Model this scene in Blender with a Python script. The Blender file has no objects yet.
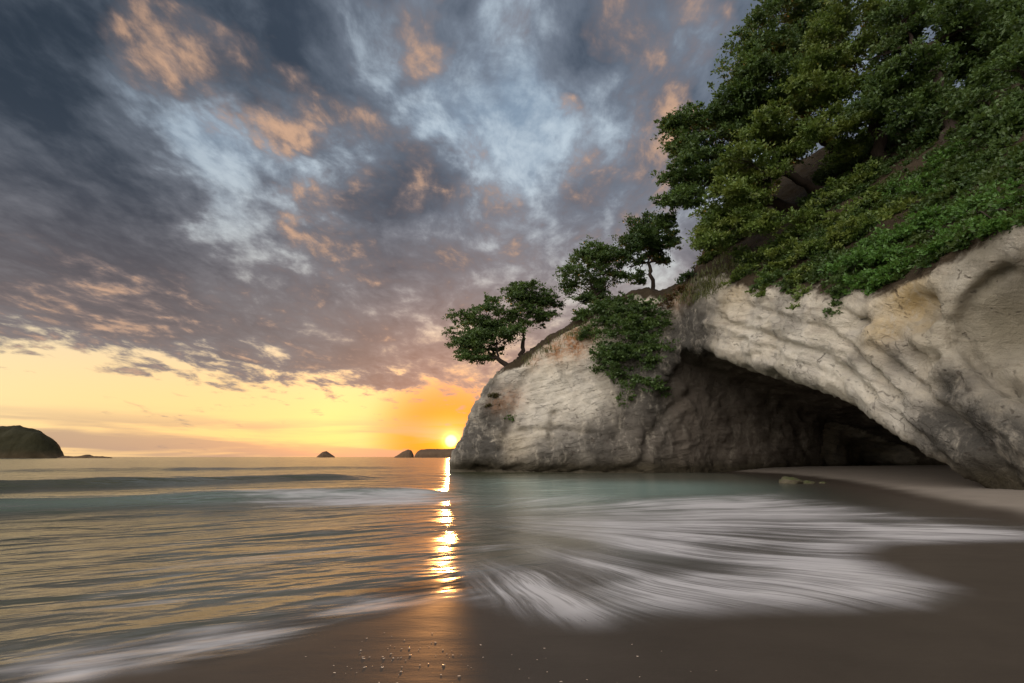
import bpy, math, random
import numpy as np

# ------------------------------------------------------------------ camera, sky, sun, exposure
W, H = 1024, 683
LENS, PITCH, CAM_Z = 18.0, math.radians(12.7), 1.6
FPX = W * LENS / 36.0
scene = bpy.context.scene
COL = scene.collection

cam_data = bpy.data.cameras.new('camera')
cam_data.lens = LENS
cam_data.sensor_width = 36.0
cam_data.clip_start = 0.05
cam_data.clip_end = 20000.0
cam = bpy.data.objects.new('camera', cam_data)
cam.location = (0, 0, CAM_Z)
cam.rotation_euler = (math.pi / 2 + PITCH, 0, 0)
COL.objects.link(cam)
scene.camera = cam

CP, SP = math.cos(PITCH), math.sin(PITCH)


def ray(u, v):
    """Direction (not normalised) seen at picture position u, v; used as a surveyor's sight line."""
    a = (np.asarray(u, float) - W / 2) / FPX
    b = (H / 2 - np.asarray(v, float)) / FPX
    return np.stack([a + 0 * b, CP - b * SP + 0 * a, SP + b * CP + 0 * a], -1)


def at(u, v, y):
    d = ray(u, v)
    t = y / d[..., 1]
    return d * t[..., None] + np.array([0, 0, CAM_Z])


def ground(u, v, z=0.0):
    d = ray(u, v)
    t = (z - CAM_Z) / d[..., 2]
    return (d * t[..., None] + np.array([0, 0, CAM_Z]))[..., :2]


def px_size(y):
    return y / FPX


SUN_DIR = ray(451.0, 441.0)
SUN_DIR = SUN_DIR / np.linalg.norm(SUN_DIR)
SUN_EL = math.asin(SUN_DIR[2])
SUN_AZ = math.atan2(SUN_DIR[0], SUN_DIR[1])      # clockwise from +Y

scene.view_settings.view_transform = 'Standard'
scene.view_settings.look = 'None'
scene.view_settings.gamma = 1.0
scene.view_settings.exposure = 0.0
scene.view_settings.use_curve_mapping = False
scene.cycles.use_denoising = True
scene.cycles.max_bounces = 6
scene.cycles.diffuse_bounces = 3
scene.cycles.glossy_bounces = 3
scene.cycles.transparent_max_bounces = 12
scene.cycles.caustics_reflective = False
scene.cycles.caustics_refractive = False
scene.cycles.sample_clamp_indirect = 6.0


class NT:
    """Small helper for writing node trees as expressions."""

    def __init__(self, tree):
        self.t = tree
        tree.nodes.clear()

    def node(self, kind, **kw):
        n = self.t.nodes.new(kind)
        for k, v in kw.items():
            setattr(n, k, v)
        return n

    def set(self, sock, v):
        if isinstance(v, bpy.types.NodeSocket):
            self.t.links.new(v, sock)
        elif v is not None:
            if sock.type == 'RGBA' and hasattr(v, '__len__') and len(v) == 3:
                v = (*v, 1.0)
            sock.default_value = v

    def math(self, op, a, b=None, c=None, clamp=False):
        n = self.node('ShaderNodeMath', operation=op, use_clamp=clamp)
        self.set(n.inputs[0], a)
        if b is not None:
            self.set(n.inputs[1], b)
        if c is not None:
            self.set(n.inputs[2], c)
        return n.outputs[0]

    def add(self, a, b): return self.math('ADD', a, b)
    def sub(self, a, b): return self.math('SUBTRACT', a, b)
    def mul(self, a, b): return self.math('MULTIPLY', a, b)

    def vmath(self, op, a, b=None, scale=None):
        n = self.node('ShaderNodeVectorMath', operation=op)
        self.set(n.inputs[0], a)
        if b is not None:
            self.set(n.inputs[1], b)
        if scale is not None:
            self.set(n.inputs['Scale'], scale)
        return n.outputs['Value'] if op in ('DOT_PRODUCT', 'LENGTH', 'DISTANCE') else n.outputs[0]

    def smooth(self, x, lo, hi, a=0.0, b=1.0):
        n = self.node('ShaderNodeMapRange', interpolation_type='SMOOTHSTEP')
        self.set(n.inputs['Value'], x)
        self.set(n.inputs['From Min'], lo)
        self.set(n.inputs['From Max'], hi)
        self.set(n.inputs['To Min'], a)
        self.set(n.inputs['To Max'], b)
        return n.outputs[0]

    def noise(self, vec, scale, detail=4.0, rough=0.5, dist=0.0, lac=2.0, color=False):
        n = self.node('ShaderNodeTexNoise', noise_dimensions='3D')
        if vec is not None:
            self.set(n.inputs['Vector'], vec)
        for k, v in (('Scale', scale), ('Detail', detail), ('Roughness', rough), ('Distortion', dist), ('Lacunarity', lac)):
            self.set(n.inputs[k], v)
        return n.outputs['Color'] if color else n.outputs['Fac']

    def voronoi(self, vec, scale, feature='DISTANCE_TO_EDGE'):
        n = self.node('ShaderNodeTexVoronoi', feature=feature)
        self.set(n.inputs['Vector'], vec)
        self.set(n.inputs['Scale'], scale)
        return n.outputs['Distance']

    def mix(self, f, a, b, blend='MIX'):
        n = self.node('ShaderNodeMix', data_type='RGBA', blend_type=blend)
        self.set(n.inputs[0], f)
        self.set(n.inputs[6], a)
        self.set(n.inputs[7], b)
        return n.outputs[2]

    def combine(self, x, y, z):
        n = self.node('ShaderNodeCombineXYZ')
        for i, v in enumerate((x, y, z)):
            self.set(n.inputs[i], v)
        return n.outputs[0]

    def sep(self, v):
        n = self.node('ShaderNodeSeparateXYZ')
        self.set(n.inputs[0], v)
        return n.outputs

    def attr(self, name, out='Fac'):
        n = self.node('ShaderNodeAttribute', attribute_name=name)
        return n.outputs[out]

    def mapping(self, vec, scale=(1, 1, 1), rot=(0, 0, 0), loc=(0, 0, 0)):
        n = self.node('ShaderNodeMapping')
        self.set(n.inputs['Vector'], vec)
        n.inputs['Scale'].default_value = scale
        n.inputs['Rotation'].default_value = rot
        n.inputs['Location'].default_value = loc
        return n.outputs[0]

    def bump(self, h, strength=0.5, dist=0.1, normal=None):
        n = self.node('ShaderNodeBump')
        self.set(n.inputs['Strength'], strength)
        self.set(n.inputs['Distance'], dist)
        self.set(n.inputs['Height'], h)
        if normal is not None:
            self.set(n.inputs['Normal'], normal)
        return n.outputs[0]


world = bpy.data.worlds.new('World')
scene.world = world
world.use_nodes = True
BG_STRENGTH = 0.1


def build_world():
    s = NT(world.node_tree)
    out = s.node('ShaderNodeOutputWorld')
    bg = s.node('ShaderNodeBackground')
    s.t.links.new(bg.outputs[0], out.inputs[0])
    bg.inputs['Strength'].default_value = BG_STRENGTH
    sky = s.node('ShaderNodeTexSky', sky_type='NISHITA')
    sky.sun_disc = False
    sky.sun_elevation = SUN_EL
    sky.sun_rotation = SUN_AZ
    sky.air_density = 1.0
    sky.dust_density = 1.5
    nish = sky.outputs[0]

    tc = s.node('ShaderNodeTexCoord')
    d = s.vmath('NORMALIZE', tc.outputs['Generated'])
    dx, dy, dz = s.sep(d)
    up = s.math('MAXIMUM', dz, 0.0)
    # the cloud deck is a flat layer overhead: positions on it are direction / height
    inv = s.math('DIVIDE', 1.0, s.add(up, 0.16))
    p = s.combine(s.mul(dx, inv), s.mul(dy, inv), 0.0)
    warp = s.noise(s.mapping(p, loc=(3.1, 7.7, 0)), 1.7, 3.0, 0.55, color=True)
    wv = s.vmath('SUBTRACT', warp, (0.5, 0.5, 0.5))
    pw = s.vmath('ADD', p, s.vmath('SCALE', wv, scale=0.20))
    pr = s.mapping(pw, rot=(0, 0, math.radians(-16)), scale=(1.30, 0.80, 1))
    big = s.noise(s.mapping(pr, loc=(1.3, 4.2, 0.4)), 1.6, 6.0, 0.55)
    puff = s.noise(s.mapping(pr, loc=(5.0, 1.0, 2.0)), 4.6, 6.0, 0.60)
    fine = s.noise(s.mapping(pr, loc=(8.0, 2.0, 5.0)), 10.0, 5.0, 0.6)
    wf = s.vmath('SUBTRACT', s.noise(s.mapping(p, loc=(1.1, 2.7, 3)), 6.0, 4.0, 0.6, color=True), (0.5, 0.5, 0.5))
    dw = s.vmath('ADD', s.vmath('ADD', d, s.vmath('SCALE', wv, scale=0.28)), s.vmath('SCALE', wf, scale=0.16))
    dn = s.vmath('NORMALIZE', dw)

    def blob(u, v, r):
        q = ray(u, v)
        q = q / np.linalg.norm(q)
        ang = r / FPX * (q @ np.array([0, CP, SP]))
        dot = s.vmath('DOT_PRODUCT', dn, tuple(q))
        return s.smooth(dot, math.cos(ang * 1.55), 1.0)

    def blobs(lst):
        acc = None
        for u, v, r, a in lst:
            b = s.mul(blob(u, v, r), a)
            acc = b if acc is None else s.add(acc, b)
        return acc

    open_ = blobs([(200, 150, 60, 1.0), (255, 185, 60, 0.7), (570, 115, 60, .8), (500, 150, 60, .7), (430, 110, 40, .4),
                   (100, 205, 40, .5), (320, 170, 40, .6), (30, 165, 22, .35), (640, 230, 40, .4), (480, 60, 30, .4), (300, 250, 25, .3)])
    dense = blobs([(60, 120, 110, 1.0), (30, 20, 110, .7), (80, 255, 90, .8), (330, 40, 80, .9), (180, 300, 90, .6),
                   (390, 190, 50, .8), (610, 55, 60, .8), (330, 310, 70, .4), (600, 200, 50, .6), (260, 25, 70, .6), (440, 230, 60, .5)])
    peach = blobs([(185, 62, 40, 1.0), (240, 85, 45, 1.1), (290, 110, 38, .9), (265, 145, 22, .7), (345, 145, 42, .75), (425, 35, 34, .9), (530, 8, 26, 1.0),
                   (670, 10, 46, 1.0), (655, 150, 40, .8), (660, 80, 40, .6), (570, 118, 22, 1.1), (575, 158, 22, 1.1), (485, 160, 26, .8),
                   (500, 205, 34, .8), (340, 225, 40, .7), (390, 150, 40, .5), (620, 200, 60, .5), (460, 230, 60, .4), (370, 265, 30, .5), (130, 335, 60, .5),
                   (60, 320, 60, .5), (300, 350, 80, .4)])

    n = s.add(s.mul(big, 0.36), s.add(s.mul(puff, 0.43), s.mul(fine, 0.21)))
    dens = s.add(s.add(n, s.mul(dense, 0.09)), s.mul(open_, -0.10))
    # lower edge of the deck: towards the horizon the sky is open under it
    low = s.smooth(s.add(s.add(dz, s.mul(s.smooth(dx, -0.75, 0.0), 0.055)), s.mul(s.sub(puff, 0.5), 0.16)), 0.11, 0.21)
    dens = s.add(dens, s.mul(s.sub(low, 1.0), 0.24))
    cov = s.smooth(dens, 0.325, 0.515)
    thick = s.smooth(dens, 0.40, 0.68)

    # tones (display-linear, brought to the background strength at the end)
    high = s.smooth(dz, 0.12, 0.55)
    leftness = s.smooth(dx, 0.1, -0.75)
    c_dark = s.mix(high, (0.16, 0.125, 0.125), (0.055, 0.075, 0.11))
    c_dark = s.mix(s.mul(leftness, high), c_dark, (0.024, 0.036, 0.055))
    c_mid = s.mix(high, (0.40, 0.31, 0.28), (0.20, 0.235, 0.295))
    c_mid = s.mix(s.mul(leftness, 0.6), c_mid, (0.10, 0.12, 0.15))
    c_cloud = s.mix(thick, c_mid, c_dark)
    peach = s.math('MINIMUM', peach, 0.85)
    pk = s.add(s.mul(peach, 0.55), s.add(s.mul(s.sub(puff, 0.5), 2.4), s.mul(s.sub(fine, 0.5), 1.6)))
    pk = s.mul(s.smooth(pk, 0.0, 1.15), s.smooth(peach, 0.0, 0.25))
    c_cloud = s.mix(s.mul(pk, s.smooth(s.add(s.mul(fine, .6), s.mul(big, .4)), 0.30, 0.66, 0.35, 0.95)), c_cloud, s.mix(s.smooth(pk, 0.25, 0.95), (0.32, 0.245, 0.23), (0.66, 0.41, 0.27)))
    c_gap = s.mix(high, (0.62, 0.58, 0.50), s.mix(s.smooth(s.add(s.mul(puff, .5), s.mul(fine, .5)), 0.36, 0.62), (0.47, 0.56, 0.64), (0.19, 0.27, 0.37)))
    c_gap = s.mix(s.mul(s.smooth(dx, -.35, -.8), high), c_gap, (0.16, 0.22, 0.30))
    # open sky near the horizon, strong yellow in the clear band
    band = s.smooth(dz, 0.30, 0.08)
    sunq = s.vmath('DOT_PRODUCT', d, tuple(SUN_DIR))
    near = s.smooth(sunq, 0.55, 0.99)
    c_yel = s.mix(near, (0.97, 0.79, 0.46), (0.97, 0.62, 0.26))
    c_yel = s.mix(s.smooth(sunq, math.cos(math.radians(10)), math.cos(math.radians(1.2))), c_yel, (0.72, 0.20, 0.02))
    c_clear = s.mix(band, c_gap, c_yel)
    # cool bank lying on the horizon with streaks
    streak = s.noise(s.combine(s.mul(dx, 2.0), s.mul(dy, 2.0), s.mul(dz, 26.0)), 1.6, 5.0, 0.5, 0.4)
    hz = s.mul(s.smooth(dz, 0.085, 0.035), s.smooth(streak, 0.40, 0.58))
    c_clear = s.mix(s.mul(hz, 0.85), c_clear, (0.36, 0.28, 0.24))
    col = s.mix(cov, c_clear, c_cloud)
    # streaky warm light under the deck
    # sun glow
    g1 = s.math('POWER', s.math('MAXIMUM', sunq, 0.0), 60.0)
    g2 = s.math('POWER', s.math('MAXIMUM', sunq, 0.0), 900.0)
    g3 = s.math('POWER', s.math('MAXIMUM', sunq, 0.0), 9000.0)
    disc = s.smooth(sunq, math.cos(math.radians(0.75)), math.cos(math.radians(0.5)))
    glow = s.mix(1.0, s.mix(1.0, s.vmath('SCALE', (0.30, 0.085, 0.008), scale=g1), s.vmath('SCALE', (0.9, 0.22, 0.01), scale=g2), 'ADD'),
                 s.vmath('SCALE', (2.6, 1.1, .2), scale=g3), 'ADD')
    glow = s.mix(1.0, glow, s.vmath('SCALE', (9.0, 3.0, 0.5), scale=disc), 'ADD')
    col = s.mix(1.0, col, glow, 'ADD')
    # unseen front-lit clouds opposite the sun, pale, extra brightness added to light the cliffs
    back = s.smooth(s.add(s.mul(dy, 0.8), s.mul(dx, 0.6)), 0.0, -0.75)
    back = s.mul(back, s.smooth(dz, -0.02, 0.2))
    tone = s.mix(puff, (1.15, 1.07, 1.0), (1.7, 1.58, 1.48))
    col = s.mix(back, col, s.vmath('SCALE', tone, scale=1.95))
    # below the horizon
    col = s.mix(s.smooth(dz, 0.0, -0.02), col, (0.12, 0.10, 0.08))
    # add the clear atmosphere itself
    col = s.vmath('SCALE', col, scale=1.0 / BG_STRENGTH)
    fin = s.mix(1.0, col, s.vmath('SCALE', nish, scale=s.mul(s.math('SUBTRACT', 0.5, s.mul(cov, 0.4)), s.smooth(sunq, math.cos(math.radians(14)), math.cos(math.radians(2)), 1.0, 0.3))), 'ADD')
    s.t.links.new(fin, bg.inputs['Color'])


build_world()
try:
    world.cycles.sampling_method = 'MANUAL'
    world.cycles.sample_map_resolution = 1024
except Exception:
    pass

sun_data = bpy.data.lights.new('sun', 'SUN')
sun_data.energy = 1.2
sun_data.angle = math.radians(0.6)
sun_data.color = (1.0, 0.42, 0.12)
sun = bpy.data.objects.new('sun', sun_data)
from mathutils import Vector
sun.rotation_euler = Vector(SUN_DIR).to_track_quat('Z', 'Y').to_euler()
sun.location = (0, 0, 60)
COL.objects.link(sun)

# ------------------------------------------------------------------ helpers
rng = np.random.default_rng(7)


def hash3(ix, iy, iz, seed):
    h = (ix.astype(np.uint32) * np.uint32(374761393)) ^ (iy.astype(np.uint32) * np.uint32(668265263)) ^ \
        (iz.astype(np.uint32) * np.uint32(2147483647)) ^ np.uint32((seed * 1274126177) & 0xffffffff)
    h = (h ^ (h >> np.uint32(13))) * np.uint32(1274126177)
    h = h ^ (h >> np.uint32(16))
    h = h * np.uint32(2246822519)
    return h ^ (h >> np.uint32(15))


def perlin(p, seed=0):
    p = np.asarray(p, float)
    i = np.floor(p).astype(np.int64)
    f = p - i
    u = f * f * f * (f * (f * 6 - 15) + 10)
    r = np.zeros(p.shape[:-1])
    for cx in (0, 1):
        for cy in (0, 1):
            for cz in (0, 1):
                h = hash3(i[..., 0] + cx, i[..., 1] + cy, i[..., 2] + cz, seed)
                gx = (h & np.uint32(1023)) / 511.5 - 1
                gy = ((h >> np.uint32(10)) & np.uint32(1023)) / 511.5 - 1
                gz = ((h >> np.uint32(20)) & np.uint32(1023)) / 511.5 - 1
                w = (u[..., 0] if cx else 1 - u[..., 0]) * (u[..., 1] if cy else 1 - u[..., 1]) * (u[..., 2] if cz else 1 - u[..., 2])
                r += w * (gx * (f[..., 0] - cx) + gy * (f[..., 1] - cy) + gz * (f[..., 2] - cz))
    return r * 1.3


def fbm(p, octaves=4, seed=0, gain=0.5, lac=2.03):
    a, r, p = 1.0, 0.0, np.asarray(p, float)
    for o in range(octaves):
        r = r + a * perlin(p, seed + o * 17)
        p = p * lac + 3.7
        a *= gain
    return r


def ridged(p, octaves=3, seed=0):
    a, r, p = 1.0, 0.0, np.asarray(p, float)
    for o in range(octaves):
        r = r + a * (1 - 2.2 * np.abs(perlin(p, seed + o * 13)))
        p = p * 2.1 + 1.3
        a *= 0.5
    return r


def sstep(x, a, b):
    t = np.clip((x - a) / (b - a), 0, 1)
    return t * t * (3 - 2 * t)


def new_mesh(name, verts, faces, mat=None, parent=None, smooth=True, attrs=None, vec_attrs=None):
    """faces: (n,4) or (n,3) int array, or a list of such arrays."""
    me = bpy.data.meshes.new(name)
    verts = np.asarray(verts, np.float32)
    if not isinstance(faces, list):
        faces = [faces]
    faces = [np.asarray(f, np.int32) for f in faces if len(f)]
    nl = sum(f.size for f in faces)
    nf = sum(len(f) for f in faces)
    me.vertices.add(len(verts))
    me.vertices.foreach_set('co', verts.ravel())
    me.loops.add(nl)
    me.loops.foreach_set('vertex_index', np.concatenate([f.ravel() for f in faces]))
    me.polygons.add(nf)
    sizes = np.concatenate([np.full(len(f), f.shape[1], np.int32) for f in faces])
    starts = np.concatenate([[0], np.cumsum(sizes)[:-1]]).astype(np.int32)
    me.polygons.foreach_set('loop_start', starts)
    me.update(calc_edges=True)
    me.polygons.foreach_set('use_smooth', np.full(nf, smooth, bool))
    for k, v in (attrs or {}).items():
        a = me.attributes.new(k, 'FLOAT', 'POINT')
        a.data.foreach_set('value', np.asarray(v, np.float32))
    for k, v in (vec_attrs or {}).items():
        a = me.attributes.new(k, 'FLOAT_VECTOR', 'POINT')
        a.data.foreach_set('vector', np.asarray(v, np.float32).ravel())
    me.validate()
    o = bpy.data.objects.new(name, me)
    COL.objects.link(o)
    if mat:
        me.materials.append(mat)
    if parent:
        o.parent = parent
    return o


def tag(o, label=None, cat=None, group=None, kind=None):
    if label: o['label'] = label
    if cat: o['category'] = cat
    if group: o['group'] = group
    if kind: o['kind'] = kind
    return o


def empty(name, label, cat, loc=(0, 0, 0), group=None):
    o = bpy.data.objects.new(name, None)
    o.location = tuple(float(c) for c in loc)
    COL.objects.link(o)
    return tag(o, label, cat, group)


def seg_dist(x, y, a, b):
    dx, dy = b[0] - a[0], b[1] - a[1]
    t = np.clip(((x - a[0]) * dx + (y - a[1]) * dy) / (dx * dx + dy * dy + 1e-12), 0, 1)
    return np.hypot(x - a[0] - t * dx, y - a[1] - t * dy)


def poly_sd(x, y, pts):
    """signed distance to a polygon, negative inside"""
    d = np.full(np.shape(x), 1e9)
    inside = np.zeros(np.shape(x), bool)
    n = len(pts)
    for i in range(n):
        a, b = pts[i], pts[(i + 1) % n]
        d = np.minimum(d, seg_dist(x, y, a, b))
        c = ((a[1] > y) != (b[1] > y))
        with np.errstate(divide='ignore', invalid='ignore'):
            xi = (b[0] - a[0]) * (y - a[1]) / (b[1] - a[1] + 1e-12) + a[0]
        inside ^= c & (x < xi)
    return np.where(inside, -d, d)


def material(name):
    m = bpy.data.materials.new(name)
    m.use_nodes = True
    return m, NT(m.node_tree)


def finish(s, shader):
    o = s.node('ShaderNodeOutputMaterial')
    s.t.links.new(shader, o.inputs['Surface'])


def principled(s, color, rough, normal=None, spec=0.5, **kw):
    n = s.node('ShaderNodeBsdfPrincipled')
    s.set(n.inputs['Base Color'], color)
    s.set(n.inputs['Roughness'], rough)
    s.set(n.inputs['Specular IOR Level'], spec)
    if normal is not None:
        s.set(n.inputs['Normal'], normal)
    for k, v in kw.items():
        s.set(n.inputs[k], v)
    return n.outputs[0]


# ------------------------------------------------------------------ ground shape
def gp(lst, z=0.0):
    return [tuple(ground(u, v, z)) for u, v in lst]


LOWER = gp([(120, 683), (215, 676), (300, 652), (390, 625), (450, 606), (476, 612), (520, 632), (580, 640), (650, 634), (760, 621), (880, 620), (960, 616),
            (1000, 603), (985, 588), (930, 573), (888, 556), (905, 548), (1040, 544)])
LOWER = LOWER + [(30, 10.5), (30, -30), (-8, -30), (-4.5, 0.5)]
UPPER = gp([(1200, 535), (1024, 519), (940, 504), (872, 488), (830, 480), (780, 474), (735, 472), (690, 469.5)], 0.06)
UPPER = UPPER + [(20, 62), (70, 80), (80, 13)]


def sand_z(x, y):
    dl = poly_sd(x, y, LOWER)
    du = poly_sd(x, y, UPPER)
    z = np.where(dl < 0, 0.03 * (1 - np.exp(np.minimum(dl, 0) * 0.3)), 0)
    zu = np.where(du < 0, 0.9 * (1 - np.exp(np.minimum(du, 0) * 0.12)), 0)
    z = np.maximum(z, zu)
    dd = np.minimum(dl, du)
    deep = -np.clip(dd, 0, None) * 0.018 - 0.05 * np.clip(-x - 1 + 0.2 * y, 0, 60) * sstep(dd, 0, 3)
    # the near shore to the left drops away under the small swell
    return np.where(dd < 0, z, np.maximum(deep, -6.0))


# polar sheets round the beach reach to the horizon
def polar_sheet(az, r):
    A, R = np.meshgrid(az, r, indexing='ij')
    x, y = R * np.sin(A), R * np.cos(A)
    na, nr = A.shape
    idx = np.arange(na * nr).reshape(na, nr)
    f = np.stack([idx[:-1, :-1], idx[:-1, 1:], idx[1:, 1:], idx[1:, :-1]], -1).reshape(-1, 4)
    return x, y, f


AZ = np.radians(np.concatenate([np.arange(-180, -66, 4.0), np.arange(-66, 66, 0.16), np.arange(66, 181, 4.0)]))

# ------------------------------------------------------------------ materials: ground and water
def mat_sand():
    m, s = material('wet_sand')
    g = s.node('ShaderNodeNewGeometry').outputs['Position']
    wet = s.attr('wet')
    n1 = s.noise(g, 1.2, 5, 0.55)
    n2 = s.noise(g, 60, 3, 0.6)
    n3 = s.noise(s.mapping(g, scale=(0.5, 1.6, 1), rot=(0, 0, .25)), 2.2, 4, 0.55)
    damp = s.mix(n1, (0.042, 0.033, 0.026), (0.070, 0.055, 0.043))
    dry = s.mix(n1, (0.21, 0.18, 0.15), (0.29, 0.25, 0.21))
    c = s.mix(wet, dry, damp)
    c = s.mix(s.smooth(n2, 0.35, 0.7, 0, .35), c, s.mix(0.5, c, (0.02, 0.015, 0.01)))
    rough = s.add(s.mul(wet, -0.33), s.add(0.75, s.mul(n3, 0.10)))
    h = s.add(s.mul(n2, 0.004), s.mul(n3, 0.03))
    finish(s, principled(s, c, rough, s.bump(h, 0.35, 0.4), 0.12))
    return m


def mat_water():
    m, s = material('sea_water')
    g = s.node('ShaderNodeNewGeometry').outputs['Position']
    depth = s.attr('depth')
    fan = s.attr('fan', 'Vector')
    crest = s.attr('crest', 'Vector')
    fd = s.attr('foam_fan')
    cd = s.attr('foam_crest')
    calm = s.attr('calm')
    # streaks in the wash
    a1 = s.noise(s.mapping(fan, scale=(1.9, 0.9, 1)), 1.0, 5, 0.58, 0.3)
    a2 = s.noise(s.mapping(fan, scale=(4.6, 1.0, 1), loc=(4, 2, 0)), 1.0, 5, 0.62, 0.2)
    a = s.add(s.mul(a1, 0.62), s.mul(a2, 0.38))
    f1 = s.smooth(s.add(a, s.mul(s.sub(s.math('MINIMUM', fd, 1.0), 0.5), 0.40)), 0.34, 0.84)
    f1 = s.add(s.mul(s.mul(f1, s.smooth(fd, 0.05, 0.6)), 0.85), s.mul(s.smooth(fd, 0.03, 1.0), 0.34))
    a3 = s.noise(s.mapping(fan, scale=(16.0, 7.0, 1), loc=(1, 5, 0)), 1.0, 4, 0.65, 0.6)
    f1 = s.mul(f1, s.smooth(a3, 0.30, 0.62, 0.70, 1.06))
    b1 = s.noise(s.mapping(crest, scale=(0.22, 1.3, 1)), 1.0, 5, 0.6, 0.5)
    b2 = s.noise(s.mapping(crest, scale=(0.8, 3.5, 1), loc=(3, 1, 0)), 1.0, 4, 0.6, 0.4)
    b = s.add(s.mul(b1, 0.6), s.mul(b2, 0.4))
    f2 = s.smooth(s.add(b, s.mul(s.sub(cd, 0.5), 0.6)), 0.40, 0.80)
    f2 = s.mul(f2, s.smooth(cd, 0.0, 0.3))
    foam = s.math('MINIMUM', s.add(f1, f2), 1.0)
    # ripples
    r1 = s.noise(s.mapping(crest, scale=(0.40, 1.3, 1)), 1.2, 3, 0.5, 0.5)
    r2 = s.noise(s.mapping(crest, scale=(0.8, 2.2, 1)), 5.0, 3, 0.5, 0.2)
    h = s.add(s.mul(r1, 1.0), s.mul(r2, 0.07))
    far = s.smooth(s.vmath('LENGTH', g), 25, 400)
    r0 = s.noise(s.mapping(crest, scale=(0.35, 1.0, 1), loc=(2, 9, 0)), 0.7, 3, 0.5, 0.6)
    h = s.add(h, s.mul(r0, 2.2))
    nrm = s.bump(h, s.mul(s.mul(calm, 1.0), s.sub(1.0, s.mul(far, 0.45))), 0.095)
    base = s.mix(s.smooth(depth, 0.05, 0.9), (0.075, 0.075, 0.058), (0.05, 0.052, 0.030))
    base = s.mix(s.attr('teal'), base, (0.19, 0.27, 0.24))
    body = principled(s, base, 0.20, nrm, 0.5, IOR=1.33)
    fo = principled(s, (0.66, 0.63, 0.64), 0.6, nrm, 0.2)
    mx = s.node('ShaderNodeMixShader')
    s.set(mx.inputs[0], s.mul(foam, 0.68))
    s.t.links.new(body, mx.inputs[1])
    s.t.links.new(fo, mx.inputs[2])
    tr = s.node('ShaderNodeBsdfTransparent')
    mx2 = s.node('ShaderNodeMixShader')
    edge = s.smooth(depth, 0.0, 0.10)
    edge = s.math('MAXIMUM', edge, s.mul(foam, s.smooth(depth, 0.0, 0.02)))
    s.set(mx2.inputs[0], edge)
    s.t.links.new(tr.outputs[0], mx2.inputs[1])
    s.t.links.new(mx.outputs[0], mx2.inputs[2])
    finish(s, mx2.outputs[0])
    return m


# ------------------------------------------------------------------ sand and sea
def build_ground():
    r = np.concatenate([np.geomspace(1.2, 70, 330), np.geomspace(72, 9000, 60)])
    x, y, f = polar_sheet(AZ, r)
    z = sand_z(x, y)
    p = np.stack([x, y, 0 * x], -1)
    z = z + 0.010 * fbm(p * 0.6, 3, 5) * sstep(z, 0.0, 0.1) + 0.05 * fbm(p * 0.35, 3, 9) * sstep(z, 0.25, 0.7)
    du = poly_sd(x, y, UPPER)
    wet = 1 - sstep(-du + 0.35 * fbm(p * 0.5, 2, 12), 0.2, 1.6) * 0.95
    v = np.stack([x, y, z], -1).reshape(-1, 3)
    o = new_mesh('beach', v, f, mat_sand(), attrs={'wet': wet.ravel()})
    tag(o, 'smooth wet brown sand beach running up into the cave', 'beach', kind='structure')


FAN_C = np.array([-2.2, 14.5])


def ellipse_sum(x, y, lst):
    acc = np.zeros_like(x)
    for u, v, ru, rv, a in lst:
        c = ground(u, v)
        e1 = ground(u + ru, v) - c
        e2 = (ground(u, v + rv) - ground(u, v - rv)) / 2
        M = np.linalg.inv(np.stack([e1, e2], 1))
        dx, dy = x - c[0], y - c[1]
        a1 = M[0, 0] * dx + M[0, 1] * dy
        a2 = M[1, 0] * dx + M[1, 1] * dy
        acc += a * np.exp(-(a1 ** 2 + a2 ** 2))
    return acc


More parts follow.
